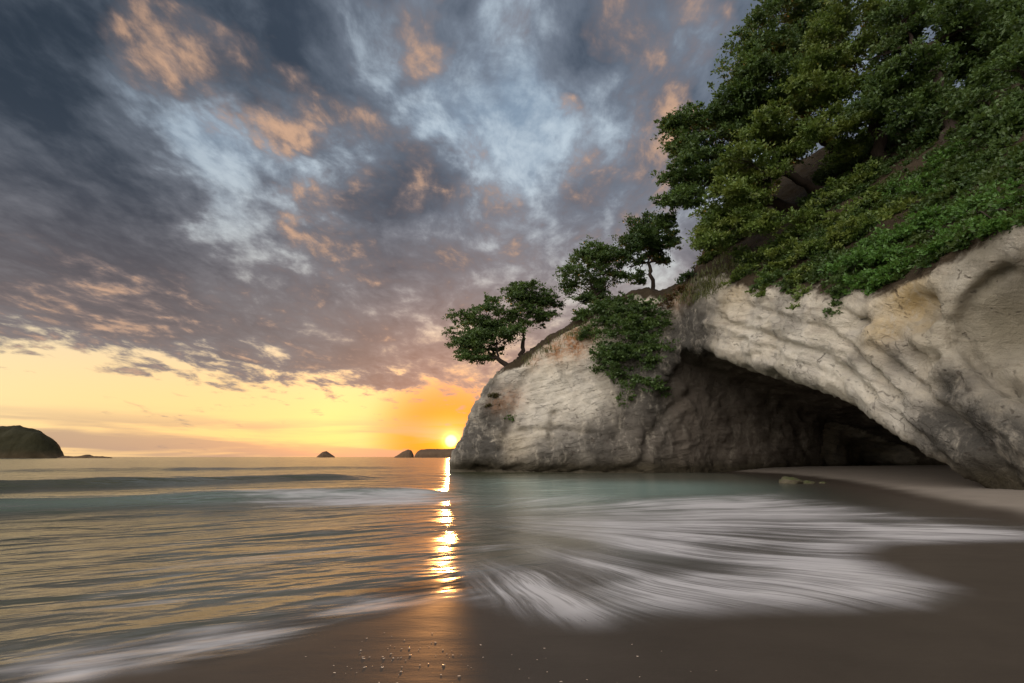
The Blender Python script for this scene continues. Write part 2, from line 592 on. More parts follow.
def build_sea():
    r = np.concatenate([np.geomspace(2.2, 70, 620), np.geomspace(71, 9000, 150)])
    x, y, f = polar_sheet(AZ, r)
    zs = sand_z(x, y)
    rad = np.hypot(x, y)
    # crest-aligned coordinates (crests run from near left to far right)
    th = math.radians(27)
    cx = x * math.cos(th) + y * math.sin(th)
    cy = -x * math.sin(th) + y * math.cos(th)
    z = np.zeros_like(x)
    p = np.stack([cx * 0.18, cy * 0.55, 0 * x], -1)
    open_sea = sstep(-zs, 0.02, 0.5)
    z += 0.085 * fbm(p * 0.7, 3, 3) * open_sea * np.exp(-rad / 160)
    z += 0.075 * fbm(np.stack([cx * 0.07 + 4, cy * 0.22, 0 * x], -1), 2, 13) * open_sea * np.exp(-rad / 120)
    p2 = np.stack([cx * 0.5, cy * 1.7, 0 * x], -1)
    z += 0.014 * fbm(p2, 3, 31) * sstep(-zs, 0.0, 0.15) * np.exp(-rad / 60)

    def swell(a, b, amp, wf, wb, u_fade, seed):
        """a rolling swell along the ground line a-b, steeper towards the beach"""
        A, B = ground(*a), ground(*b)
        t = (B - A) / np.linalg.norm(B - A)
        nn = np.array([-t[1], t[0]])           # seaward
        al = (x - A[0]) * t[0] + (y - A[1]) * t[1]
        dd = (x - A[0]) * nn[0] + (y - A[1]) * nn[1]
        dd = dd + 0.5 * fbm(np.stack([al * 0.12, dd * 0.02, 0 * al], -1), 2, seed)
        L = np.linalg.norm(B - A)
        fade = sstep(al, L + u_fade, L - u_fade)
        var = 1 + 0.35 * fbm(np.stack([al * 0.15, 0 * al, 0 * al], -1), 2, seed + 3)
        return amp * var * fade * np.where(dd < 0, np.exp(-(dd / wf) ** 2), np.exp(-(dd / wb) ** 2)), dd, fade

    s1, d1, f1 = swell((0, 489), (360, 478.5), 0.42, 1.3, 3.2, 6, 41)
    s2, d2, f2 = swell((0, 510), (440, 494), 0.40, 1.3, 3.0, 2.5, 57)
    s3, d3, f3 = swell((0, 640), (400, 575), 0.025, .5, 1.4, 1.2, 77)
    s4, d4, f4 = swell((0, 472), (400, 468), 0.35, 2.0, 5.0, 10, 87)
    z += s1 + s2 + s3 + s4
    depth = z - zs
    z = np.where(rad > 300, 0, z)
    # flow coordinates of the wash, fanning out over the beach
    fx, fy = x - FAN_C[0], y - FAN_C[1]
    fr = np.hypot(fx, fy)
    fa = np.arctan2(fx, -fy)
    pw = np.stack([x, y, 0 * x], -1)
    fa = fa + 0.075 * fbm(pw * 0.25, 2, 93) + 0.008 * fbm(pw * 0.8, 2, 94)
    fan = np.stack([fa * 8.5, np.log(fr + 1.2) * 1.2 + 0.35 * fa, 0 * fa], -1)
    crest = np.stack([cx, cy, 0 * cx], -1)
    foam_fan = 1.1 * ellipse_sum(x, y, [(880, 560, 120, 26, .75), (760, 590, 110, 24, .65), (700, 545, 110, 22, .45), (660, 605, 110, 24, .6), (570, 608, 75, 26, .5), (530, 586, 45, 22, .36), (480, 575, 50, 18, .3),
                                  (900, 600, 90, 16, .55), (960, 530, 120, 16, .6), (820, 520, 100, 14, .45), (680, 510, 90, 10, .3), (640, 635, 120, 9, .25),
                                  (760, 500, 80, 10, .35), (600, 560, 80, 20, .35), (560, 520, 90, 14, .3), (640, 530, 90, 12, .4), (560, 500, 110, 8, .3), (1010, 545, 70, 10, .5), (720, 505, 110, 10, .35), (940, 575, 60, 12, .3)])
    foam_fan = np.clip(foam_fan, 0, 1.6) * np.clip(1 + 0.55 * fbm(np.stack([fa * 7.0, 0.25 * np.log(fr + 1.2), 0 * fa], -1), 3, 201) + 0.3 * fbm(pw * 0.5, 3, 202), 0.25, 1.8)
    foam_crest = ellipse_sum(x, y, [(330, 502, 140, 6, .75), (420, 496, 50, 6, .5), (60, 655, 160, 30, .55), (250, 640, 120, 24, .55), (380, 605, 90, 18, .5),
                                    (200, 565, 180, 26, .30), (330, 548, 120, 22, .30), (90, 600, 140, 20, .32), (260, 520, 160, 8, .3), (130, 680, 120, 16, .5), (470, 610, 40, 20, .6), (60, 540, 90, 12, .3), (500, 540, 50, 20, .35)])
    teal = ellipse_sum(x, y, [(590, 487, 90, 8, .8), (680, 488, 90, 8, .7), (560, 500, 70, 9, .5), (520, 482, 50, 6, .6)])
    teal += 0.3 * np.exp(-((d2 + 0.9) / 0.9) ** 2) * f2
    calm = 1.0 - 0.75 * sstep(x, -2.5, 1.0) * sstep(rad, 60, 30)
    v = np.stack([x, y, z], -1).reshape(-1, 3)
    keep = (depth > -0.01).ravel()
    kf = keep[f].any(1)
    # leave the sheet out where the sand stands clear of it
    used = np.unique(f[kf])
    remap = -np.ones(len(v), np.int64)
    remap[used] = np.arange(len(used))
    pick = lambda a: a.reshape(-1)[used]
    o = new_mesh('sea', v[used], remap[f[kf]], mat_water(),
                 attrs={'depth': pick(np.clip(depth, 0, 5)), 'foam_fan': pick(foam_fan), 'foam_crest': pick(foam_crest), 'teal': pick(np.clip(teal, 0, 1)), 'calm': pick(calm)},
                 vec_attrs={'fan': fan.reshape(-1, 3)[used], 'crest': crest.reshape(-1, 3)[used]})
    tag(o, 'golden sea with low swells and white wash sliding over the sand', 'sea', kind='structure')


build_ground()
build_sea()

# ------------------------------------------------------------------ the cliff: headland, arch, cave and hillside
PLAN = [(-6.9, 58.5), (-5.6, 57.2), (-2, 56.6), (6, 55.6), (11, 54.8), (14, 53.2), (16.4, 50.6), (18.3, 47.2), (19.2, 40), (19.6, 30), (20.2, 22), (20.8, 14),
        (22, 4), (26, -8), (120, -8), (120, 150), (40, 150), (6, 100), (-2, 76), (-5.5, 64)]
_ax = [(1024, 494), (985, 480), (945, 463), (910, 438), (860, 401), (800, 375), (745, 361), (716, 348)]
_pl = []
for _u, _v in _ax:
    _d = ray(_u, _v)
    _t = 19.5 / _d[0]
    _pl.append((_d[1] * _t, CAM_Z + _d[2] * _t))
ARCH_Y = np.array([8, 18.0] + [a for a, b in _pl] + [52, 60, 90])
ARCH_Z = np.array([-4, -1.0] + [b for a, b in _pl] + [11.9, 11.5, 9.0])
_ridge = [(452, 470), (458, 452), (466, 436), (478, 410), (492, 384), (505, 370), (525, 358), (550, 340), (580, 322), (610, 303), (640, 296), (665, 296), (690, 284), (720, 262), (760, 232), (800, 200)]
_rp = at(np.array([a for a, b in _ridge]), np.array([b for a, b in _ridge]), 59.0 + 0 * np.arange(len(_ridge)))


def plan2d(x, y):
    d = poly_sd(x, y, PLAN)
    yc = np.clip(y, 38, 59)
    head = np.interp(x * 59.0 / yc, _rp[:, 0], _rp[:, 2], left=-3, right=_rp[-1, 2])
    head = CAM_Z + (head - CAM_Z) * yc / 59.0 + np.clip(y - 60, 0, 60) * 0.05
    edge = np.interp(y, [5, 12, 20, 26, 32, 40, 46, 50, 56], [11.5, 11, 10.8, 9.6, 11.5, 14.5, 16.6, 18.5, 20.5])
    inside = np.clip(-d, 0, 40)
    hill = edge + np.where(inside < 15, inside * 1.02, 15.3 + (inside - 15) * 0.25)
    w = sstep(x - 0.37 * y, -2.2, 1.2)
    wh = sstep(x / np.clip(y, 10, 200), 0.36, 0.50)
    wh = np.where(y < 46, np.maximum(wh, sstep(y, 47, 43)), wh)
    Ht = head * (1 - wh) + hill * wh
    c = np.interp(y, ARCH_Y, ARCH_Z)
    ceil = c + np.where(x < 19.5, (19.5 - x) * 0.35, -(x - 19.5) * 0.27) - np.clip(17.6 - x, 0, 20) * 1.75 * sstep(y, 44, 50)
    # left wall of the cave runs from the front corner back into the hill
    a, b = np.array([11.5, 53.9]), np.array([30.0, 58.8])
    t = (b - a) / np.linalg.norm(b - a)
    nn = np.array([-t[1], t[0]])
    wall = (x - a[0]) * nn[0] + (y - a[1]) * nn[1]
    return d, Ht, ceil, wall, w


def smax(a, b, k):
    h = np.clip(0.5 + 0.5 * (a - b) / k, 0, 1)
    return b + (a - b) * h + k * h * (1 - h)


def smin(a, b, k):
    return -smax(-a, -b, k)


def wallpoint(u, v, x0=19.7):
    d = ray(u, v)
    t = x0 / d[0]
    return d * t + np.array([0, 0, CAM_Z])


SCOOPS = [(wallpoint(907, 312), (1.9, 1.9, 1.7), -0.7), (wallpoint(1010, 322), (2.6, 3.4, 3.4), -0.5), (wallpoint(960, 262), (1.8, 2.2, 1.9), -1.1),
          (wallpoint(862, 322), (1.1, 1.6, 0.9), -0.6), (wallpoint(925, 362), (1.0, 1.2, .8), -.55)]


def cliff_sd(x, y, z, pre=None):
    d, Ht, ceil, wall, w = plan2d(x, y) if pre is None else pre
    lean = (1 - w) * (0.16 * np.clip(z - 1, 0, 30)) + w * (0.06 * np.clip(z - 2, 0, 30))
    notch = 1.1 * np.exp(-((z - 0.2) / 0.75) ** 2) * (1 - 0.4 * w)
    dd = d + lean + notch - 0.5
    top = (z - Ht) * 0.72
    s = smax(dd, top, 1.3)
    deep = -0.72 * (x - 35.0) + 0.69 * (y - 59.5)
    wall = smin(wall, deep, 6.0)
    cav = smax((z - ceil) * 0.75, wall + 0.10 * z, 1.2)
    cav = smax(cav, x - 52, 3)
    s = smax(s, -cav, 0.5)
    for c, rad, off in SCOOPS:
        q = np.sqrt(((x - c[0] - off) / rad[0]) ** 2 + ((y - c[1]) / rad[1]) ** 2 + ((z - c[2]) / rad[2]) ** 2)
        s = smax(s, -(q - 1) * min(rad), 0.25)
    return s


def hit(u, v, lift=0.0, y0=15.0, y1=110.0):
    """Where the sight line through u, v meets the cliff."""
    d = ray(u, v)
    d = d / np.linalg.norm(d)
    ts = np.arange(y0, y1, 0.15)
    P = d[None] * ts[:, None] + np.array([0, 0, CAM_Z])
    s = cliff_sd(P[:, 0], P[:, 1], P[:, 2])
    k = np.argmax(s < lift)
    if s[k] >= lift:
        k = np.argmin(s)
    return P[k]


def surface_nets(F, coords):
    """F on a structured grid; coords(i,j,k float arrays) -> points. Quads facing outward."""
    S = F < 0
    n0, n1, n2 = F.shape
    c = np.zeros((n0 - 1, n1 - 1, n2 - 1), np.uint8)
    for a in (0, 1):
        for b in (0, 1):
            for e in (0, 1):
                c += S[a:n0 - 1 + a, b:n1 - 1 + b, e:n2 - 1 + e]
    act = (c > 0) & (c < 8)
    ids = -np.ones(act.shape, np.int64)
    I = np.argwhere(act)
    ids[act] = np.arange(len(I))
    acc = np.zeros((len(I), 3))
    cnt = np.zeros(len(I))
    corners = [(a, b, e) for a in (0, 1) for b in (0, 1) for e in (0, 1)]
    for p in corners:
        for ax in range(3):
            if p[ax] == 0:
                q = list(p); q[ax] = 1
                f0 = F[I[:, 0] + p[0], I[:, 1] + p[1], I[:, 2] + p[2]]
                f1 = F[I[:, 0] + q[0], I[:, 1] + q[1], I[:, 2] + q[2]]
                cr = (f0 < 0) != (f1 < 0)
                t = np.where(cr, f0 / (f0 - f1 + 1e-12), 0)
                pos = np.array(p, float)[None] + t[:, None] * (np.array(q) - np.array(p))[None]
                acc[cr] += pos[cr]
                cnt[cr] += 1
    loc = I + acc / cnt[:, None]
    V = coords(loc[:, 0], loc[:, 1], loc[:, 2])
    quads = []
    for ax in range(3):
        o1, o2 = [(1, 2), (2, 0), (0, 1)][ax]
        sl0 = [slice(None)] * 3; sl1 = [slice(None)] * 3
        sl0[ax] = slice(0, -1); sl1[ax] = slice(1, None)
        s0, s1 = S[tuple(sl0)], S[tuple(sl1)]
        E = np.argwhere(s0 != s1)
        ok = (E[:, o1] > 0) & (E[:, o2] > 0) & (E[:, o1] < F.shape[o1] - 1) & (E[:, o2] < F.shape[o2] - 1)
        E = E[ok]
        flip = s0[E[:, 0], E[:, 1], E[:, 2]]
        def g(d1, d2):
            e = E.copy(); e[:, o1] -= d1; e[:, o2] -= d2
            return ids[e[:, 0], e[:, 1], e[:, 2]]
        q = np.stack([g(1, 1), g(0, 1), g(0, 0), g(1, 0)], -1)
        q[~flip] = q[~flip][:, ::-1]
        quads.append(q)
    return V, np.concatenate(quads)


def vertex_normals(V, Q):
    n = np.cross(V[Q[:, 2]] - V[Q[:, 0]], V[Q[:, 3]] - V[Q[:, 1]])
    N = np.zeros_like(V)
    for k in range(4):
        np.add.at(N, Q[:, k], n)
    return N / (np.linalg.norm(N, axis=1, keepdims=True) + 1e-12)


def mat_rock():
    m, s = material('weathered_limestone')
    geo = s.node('ShaderNodeNewGeometry')
    g = geo.outputs['Position']
    strat = s.attr('strat', 'Vector')
    w = s.vmath('SCALE', s.vmath('SUBTRACT', s.noise(g, 0.7, 3, 0.5, color=True), (.5, .5, .5)), scale=1.2)
    gw = s.vmath('ADD', g, w)
    n1 = s.noise(gw, 0.45, 7, 0.6)
    n2 = s.noise(gw, 2.4, 8, 0.70)
    n3 = s.noise(g, 11.0, 5, 0.7)
    nS = s.noise(s.mapping(strat, scale=(0.35, 2.6, 1)), 1.0, 6, 0.6, 0.6)
    nV = s.noise(s.mapping(gw, scale=(1.0, 1.0, 0.22)), 1.3, 5, 0.6)
    cream = s.mix(n2, (0.52, 0.45, 0.345), (0.74, 0.685, 0.585))
    c = s.mix(s.smooth(nS, 0.45, 0.68, 0, .75), cream, (0.36, 0.31, 0.25))
    c = s.mix(s.mul(s.smooth(n1, 0.42, 0.62), 0.5), c, (0.40, 0.375, 0.34))
    ochre = s.mul(s.attr('ochre'), s.smooth(n2, 0.2, 0.55))
    c = s.mix(ochre, c, (0.46, 0.33, 0.15))
    green = s.mul(s.attr('olive'), s.smooth(n1, 0.15, 0.5))
    c = s.mix(green, c, s.mix(n2, (0.15, 0.13, 0.085), (0.25, 0.22, 0.15)))
    pale = s.mul(s.attr('pale'), s.smooth(n2, 0.25, 0.5))
    c = s.mix(s.mul(pale, 0.75), c, s.mix(n3, (0.60, 0.545, 0.45), (0.76, 0.72, 0.64)))
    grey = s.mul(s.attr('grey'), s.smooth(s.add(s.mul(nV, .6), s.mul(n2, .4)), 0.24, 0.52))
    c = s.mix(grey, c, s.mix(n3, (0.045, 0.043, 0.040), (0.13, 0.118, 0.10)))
    rust = s.mul(s.attr('rust'), s.smooth(n2, 0.3, 0.6))
    c = s.mix(rust, c, s.mix(n3, (0.30, 0.12, 0.045), (0.46, 0.22, 0.085)))
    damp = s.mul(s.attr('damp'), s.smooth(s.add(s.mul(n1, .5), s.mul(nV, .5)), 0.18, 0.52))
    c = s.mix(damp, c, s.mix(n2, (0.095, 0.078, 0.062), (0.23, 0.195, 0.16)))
    tide = s.attr('tide')
    c = s.mix(s.mul(tide, 0.9), c, s.mix(n2, (0.03, 0.024, 0.016), (0.075, 0.062, 0.035)))
    # cracks and pits
    cr = s.voronoi(s.vmath('ADD', s.mapping(strat, scale=(0.22, 0.75, 0.6)), s.vmath('SCALE', w, scale=0.6)), 1.0)
    crack = s.mul(s.smooth(cr, 0.045, 0.0), s.smooth(n2, 0.50, 0.62))
    c = s.mix(s.mul(crack, 0.55), c, (0.09, 0.07, 0.055))
    cr2 = s.voronoi(s.vmath('ADD', s.mapping(strat, scale=(0.9, 2.6, 2.0)), s.vmath('SCALE', w, scale=1.3)), 1.0)
    crack2 = s.mul(s.mul(s.smooth(cr2, 0.030, 0.0), s.smooth(n1, 0.50, 0.62)), s.sub(1.0, s.attr('soft')))
    c = s.mix(s.mul(crack2, 0.45), c, (0.10, 0.085, 0.07))
    crack = s.add(crack, s.mul(crack2, 0.7))
    pit = s.smooth(n3, 0.60, 0.70)
    c = s.mix(s.mul(pit, 0.5), c, (0.13, 0.11, 0.09))
    soil = s.attr('soil')
    sc = s.mix(n2, (0.022, 0.017, 0.010), (0.075, 0.052, 0.030))
    c = s.mix(s.smooth(s.add(soil, s.mul(s.sub(n2, .5), 1.1)), 0.15, 0.85), c, sc)
    h = s.add(s.add(s.mul(nS, 0.5), s.mul(n2, 0.7)), s.add(s.mul(n3, 0.22), s.mul(crack, -0.3)))
    finish(s, principled(s, c, 0.85, s.bump(h, 0.9, 0.45), 0.2))
    return m


ROCK = mat_rock()


def build_cliff():
    az = np.radians(np.arange(-9.5, 80, 0.25))
    rr = np.geomspace(12, 125, 230)
    zz = np.concatenate([np.arange(-1.6, 18, 0.15), np.arange(18, 36, 0.3)])
    A, R = np.meshgrid(az, rr, indexing='ij')
    x, y = R * np.sin(A), R * np.cos(A)
    pre = [a[:, :, None].astype(np.float32) for a in plan2d(x, y)]
    F = cliff_sd(x[:, :, None].astype(np.float32), y[:, :, None].astype(np.float32), zz[None, None, :].astype(np.float32), pre)
    F = np.asarray(F, np.float32)
    F[0] = F[-1] = 1.0
    F[:, 0] = F[:, -1] = 1.0
    F[:, :, 0] = F[:, :, -1] = 1.0
    ia, ir, iz = np.arange(len(az)), np.arange(len(rr)), np.arange(len(zz))

    def coords(i, j, k):
        a = np.interp(i, ia, az)
        r = np.exp(np.interp(j, ir, np.log(rr)))
        return np.stack([r * np.sin(a), r * np.cos(a), np.interp(k, iz, zz)], -1)
    V, Q = surface_nets(F, coords)
    N = vertex_normals(V, Q)
    d, Ht, ceil, wall, w = plan2d(V[:, 0], V[:, 1])
    # strata coordinates follow the arch on the near wall, lie almost level elsewhere
    q_arch = (V[:, 2] - np.interp(V[:, 1], ARCH_Y, ARCH_Z)) * 0.8
    along = V[:, 1] * 0.9 + V[:, 2] * 0.35
    q_head = V[:, 2] - 0.25 * V[:, 0]
    st = np.stack([w * along + (1 - w) * V[:, 0], w * q_arch + (1 - w) * q_head, 0.3 * V[:, 1]], -1)
    band = w * np.exp(-((q_arch - 1.2) / 2.6) ** 2)            # layered band above the opening
    soft = np.zeros(len(V))
    for c, rad, off in SCOOPS[:3]:
        qq = np.sqrt((((V - c) / np.array([rad[0] * 1.5, rad[1] * 1.0, rad[2] * 1.0])) ** 2).sum(1))
        soft = np.maximum(soft, 1 - sstep(qq, 0.6, 1.05))
    rough = 1 - 0.8 * soft
    Wp = V + 0.9 * np.stack([fbm(V * 0.4, 2, 61), fbm(V * 0.4, 2, 62), fbm(V * 0.4, 2, 63)], -1)
    disp = 0.50 * fbm(V * 0.2, 3, 1) + rough * (0.14 * ridged(Wp * 0.38, 4, 2) - 0.075 * ridged(Wp * 1.1 + 9, 3, 4) + 0.055 * ridged(Wp * 3.4, 3, 6))
    # ledges: layers that overhang one another along the bedding
    sq = st[:, 1] * 0.75 + 0.35 * fbm(np.stack([st[:, 0] * 0.25, st[:, 1] * 0.5, st[:, 2] * .3], -1), 3, 71)
    saw = sq - np.floor(sq)
    disp += rough * (0.10 + 0.14 * band) * (sstep(saw, 0.0, 0.25) * (1 - saw)) * sstep(fbm(st * 0.22, 2, 73), -0.25, 0.3)
    disp += rough * (0.10 + 0.16 * band) * ridged(np.stack([st[:, 0] * 0.13, st[:, 1] * 0.85, st[:, 2] * .6], -1), 3, 8)
    # vertical flutes on the headland
    disp += (1 - w) * 0.30 * ridged(np.stack([V[:, 0] * 0.45 + 0.25 * V[:, 2], V[:, 1] * 0.3, V[:, 2] * 0.10], -1), 3, 21)
    def crease(px, width, depth):
        pts = np.array([hit(u, v) for u, v in px])
        dm = np.full(len(V), 1e9)
        for a, b in zip(pts[:-1], pts[1:]):
            ab = b - a
            t = np.clip(((V - a) @ ab) / (ab @ ab), 0, 1)
            dm = np.minimum(dm, np.linalg.norm(V - a - t[:, None] * ab, axis=1))
        dm = dm + 0.5 * width * fbm(V * 1.4, 3, 51)
        return depth * np.exp(-(dm / width) ** 2)
    for px, wd, dp in [
            ([(1014, 268), (992, 278), (972, 300), (962, 322), (966, 345), (982, 368), (1006, 388), (1030, 402)], 0.30, 0.55),
            ([(728, 322), (770, 336), (812, 350), (850, 372), (885, 400), (925, 436), (962, 466)], 0.28, 0.35),
            ([(748, 306), (790, 318), (828, 330), (858, 350), (880, 372), (905, 398)], 0.25, 0.40),
            ([(845, 312), (872, 322), (895, 338), (918, 352), (930, 372), (918, 382)], 0.22, 0.5),
            ([(880, 345), (905, 372), (940, 405), (985, 445), (1015, 470)], 0.25, 0.35),
            ([(935, 300), (948, 322), (950, 345), (940, 362)], 0.22, 0.4),
            ([(905, 318), (918, 330), (928, 325), (932, 308)], 0.18, -0.25),
            ([(640, 462), (648, 436), (668, 410), (690, 392), (712, 350)], 0.5, 0.6),
            ([(553, 448), (552, 432), (554, 414)], 0.35, 0.6),
            ([(500, 450), (512, 420), (520, 392), (530, 372)], 0.5, 0.5),
            ([(520, 432), (560, 430), (600, 436)], 0.3, 0.35),
            ([(615, 440), (628, 415), (640, 395)], 0.4, 0.4)]:
        disp -= crease(px, wd, dp)
    V2 = V + N * disp[:, None]
    N2 = vertex_normals(V2, Q)
    x, y, z = V2.T
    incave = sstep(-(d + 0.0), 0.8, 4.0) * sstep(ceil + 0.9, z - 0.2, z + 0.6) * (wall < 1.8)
    toplike = sstep(z - Ht, -2.2, -0.6)
    nf = fbm(V * 0.5, 3, 99)
    edge_h = np.interp(y, [5, 12, 20, 26, 32, 40, 46, 50], [11.5, 11, 10.8, 9.8, 11.7, 14.7, 16.8, 18.8])
    soil = np.clip(toplike * sstep(N[:, 2] + 0.12 * nf, 0.35, 0.6), 0, 1) * sstep(x, -4.0, 0.5)
    soil = np.maximum(soil, w * sstep(z - edge_h + 0.6 * nf, 1.8, 4.4))
    def near_px(lst):
        acc = np.zeros(len(V))
        for u, v, r, a in lst:
            c = hit(u, v)
            rw = r * px_size(c[1])
            acc = np.maximum(acc, a * np.exp(-((V - c) ** 2).sum(1) / rw ** 2))
        return acc
    ochre = near_px([(915, 300, 34, .95), (890, 330, 26, .7), (735, 300, 22, .55), (930, 330, 22, .6), (548, 370, 22, .35), (512, 450, 20, .3)])
    olive = near_px([(1010, 320, 70, .85), (985, 245, 40, .7), (1020, 390, 40, .6), (720, 420, 40, .2)])
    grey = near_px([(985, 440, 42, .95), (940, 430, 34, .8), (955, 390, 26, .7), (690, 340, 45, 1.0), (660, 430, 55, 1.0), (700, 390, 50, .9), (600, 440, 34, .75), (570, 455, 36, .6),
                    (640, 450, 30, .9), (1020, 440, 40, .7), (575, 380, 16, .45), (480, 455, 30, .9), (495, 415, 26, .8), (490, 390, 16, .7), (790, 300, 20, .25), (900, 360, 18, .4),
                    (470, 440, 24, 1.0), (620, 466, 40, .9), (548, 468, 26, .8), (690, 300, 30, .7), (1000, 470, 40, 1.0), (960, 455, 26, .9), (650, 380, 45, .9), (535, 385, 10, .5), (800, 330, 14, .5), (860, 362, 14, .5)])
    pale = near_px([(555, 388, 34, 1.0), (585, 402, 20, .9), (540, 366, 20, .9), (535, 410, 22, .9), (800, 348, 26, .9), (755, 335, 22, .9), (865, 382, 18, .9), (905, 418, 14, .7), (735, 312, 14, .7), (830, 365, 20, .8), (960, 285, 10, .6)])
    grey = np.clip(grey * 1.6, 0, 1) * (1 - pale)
    rust = near_px([(574, 338, 17, 1.0), (556, 352, 13, .9), (535, 362, 9, .6), (745, 262, 12, .5), (690, 292, 12, .5), (680, 300, 12, .6), (780, 225, 22, .7), (500, 405, 10, .5), (575, 348, 14, 1.0), (590, 335, 10, .8), (512, 400, 14, .5), (760, 240, 20, .6)])
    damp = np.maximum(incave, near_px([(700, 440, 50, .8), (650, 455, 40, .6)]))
    tide = sstep(z + 0.5 * nf, 2.3, 0.7) * (0.55 + 0.45 * sstep(z + .25 * nf, 1.2, .5))
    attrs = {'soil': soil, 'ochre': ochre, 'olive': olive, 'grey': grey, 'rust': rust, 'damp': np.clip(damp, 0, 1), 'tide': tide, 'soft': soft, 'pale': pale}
    root = empty('sea_cliff', 'pale limestone sea cliff with a dark cave under its slanting arch', 'cliff', (10, 56, 0))
    fc = V2[Q].mean(1)
    fsoil = soil[Q].mean(1)
    fcave = incave[Q].mean(1)
    fw = w[Q].mean(1)
    part = np.where(fsoil > 0.5, 3, np.where(fcave > 0.5, 2, np.where((fw > 0.5), 1, 0)))
    info = [('headland_face', 'cream white headland face with grey foot beside the rising sun'), ('arch_wall', 'cream layered rock wall sweeping down over the cave mouth'),
            ('cave_wall', 'dark damp inner wall and roof of the cave'), ('hillside', 'brown earth slope above the cliff brow')]
    for k, (nm, lb) in enumerate(info):
        qq = Q[part == k]
        used = np.unique(qq)
        rm = -np.ones(len(V2), np.int64)
        rm[used] = np.arange(len(used))
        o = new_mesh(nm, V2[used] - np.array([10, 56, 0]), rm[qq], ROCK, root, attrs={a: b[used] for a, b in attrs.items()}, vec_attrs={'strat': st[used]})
        o['label'] = lb
        try:
            o.data.normals_split_custom_set_from_vertices([tuple(n) for n in N2[used]])
        except Exception as e:
            print('normals', e)
    print('cliff verts', len(V2), 'faces', len(Q))


build_cliff()

# ------------------------------------------------------------------ islands and stacks on the horizon
def mat_island():
    m, s = material('distant_bush_and_rock')
    g = s.node('ShaderNodeNewGeometry').outputs['Position']
    n = s.noise(g, 0.08, 6, 0.65)
    rock = s.attr('rock')
    c = s.mix(n, (0.014, 0.014, 0.006), (0.04, 0.036, 0.016))
    c = s.mix(rock, c, s.mix(n, (0.07, 0.045, 0.03), (0.16, 0.10, 0.06)))
    finish(s, principled(s, c, 0.9, s.bump(n, 0.6, 4.0), 0.2))
    return m


ISLAND = mat_island()


def island(name, label, cat, prof, dist, thick, rough, rock, group=None):
    """A mound whose crest follows surveyed points, with real depth front to back."""
    us = np.array([a for a, b in prof], float)
    vs = np.array([b for a, b in prof], float)
    P = at(us, vs, np.full(len(us), float(dist)))
    n = 90
    xs = np.linspace(P[0, 0], P[-1, 0], n)
    top = np.interp(xs, P[:, 0], P[:, 2])
    m = 26
    ph = np.linspace(0, math.pi, m)
    X = np.repeat(xs[:, None], m, 1)
    Wd = thick * (0.35 + 0.65 * np.sqrt(np.clip(top / max(top.max(), 1e-6), 0, 1)))[:, None]
    Y = dist - np.cos(ph)[None] * Wd
    Z = -1.0 + (np.maximum(top, 0.0)[:, None] + 1.0) * (np.sin(ph)[None] ** 0.6)
    p = np.stack([X, Y, Z], -1)
    k = 1.0 / (rough * 6)
    off = fbm(p * k, 4, int(dist) % 97) * rough
    Z = Z + (off + 0.45 * rough * ridged(p * k * 3.0, 2, 9)) * sstep(Z, 0.5, rough * 2.0 + .5)
    Y = Y + fbm(p * k, 3, 5) * rough * 1.2
    X = X + fbm(p * k, 3, 15) * rough * 1.0
    Z = np.where(Z < 0.2, np.minimum(Z, -0.5), Z)
    idx = np.arange(n * m).reshape(n, m)
    f = np.stack([idx[:-1, :-1], idx[1:, :-1], idx[1:, 1:], idx[:-1, 1:]], -1).reshape(-1, 4)
    c = np.array([P[:, 0].mean(), dist, 0])
    rk = np.clip(rock + (1 - sstep(Z, 0.0, top.max() * .3)) * 0.4, 0, 1)
    o = new_mesh(name, np.stack([X, Y, Z], -1).reshape(-1, 3) - c, f, ISLAND, attrs={'rock': rk.ravel()})
    o.location = tuple(c)
    return tag(o, label, cat, group)


island('wooded_island', 'large dark wooded island rising at the far left of the horizon', 'island',
       [(-90, 458), (-70, 446), (-30, 432), (0, 427), (18, 426.5), (30, 429), (42, 434), (49, 441), (51, 447), (56, 454), (60, 457.6)], 700, 26, 2.0, 0.0)
island('low_reef', 'low line of rocks trailing off the wooded island', 'reef',
       [(60, 457.4), (66, 456.0), (74, 456.6), (80, 456.2), (84, 455.4), (88, 454.6), (92, 456.2), (102, 456.4), (110, 457.4)], 690, 8, 0.35, 0.7)
island('rock_islet', 'small peaked islet alone in the middle of the horizon', 'islet',
       [(317, 457.6), (320, 454.8), (323, 452.2), (326, 451.2), (329, 453.2), (332, 455.2), (335, 457.6)], 1500, 22, .8, 0.8)
island('sea_stack', 'leaning rock stack beside the flat-topped island near the sun', 'sea stack',
       [(394, 457.6), (398, 455.2), (403, 451.8), (408, 449.6), (411, 450.2), (412.5, 453), (413.5, 457.6)], 1200, 18, .6, 0.9)
island('flat_island', 'flat-topped rust brown island just under the rising sun', 'island',
       [(416.5, 457.6), (418, 453.5), (421, 449.8), (430, 449.0), (442, 449.3), (456, 448.6), (475, 449), (500, 450), (520, 457.6)], 1300, 60, 1.0, 0.9)

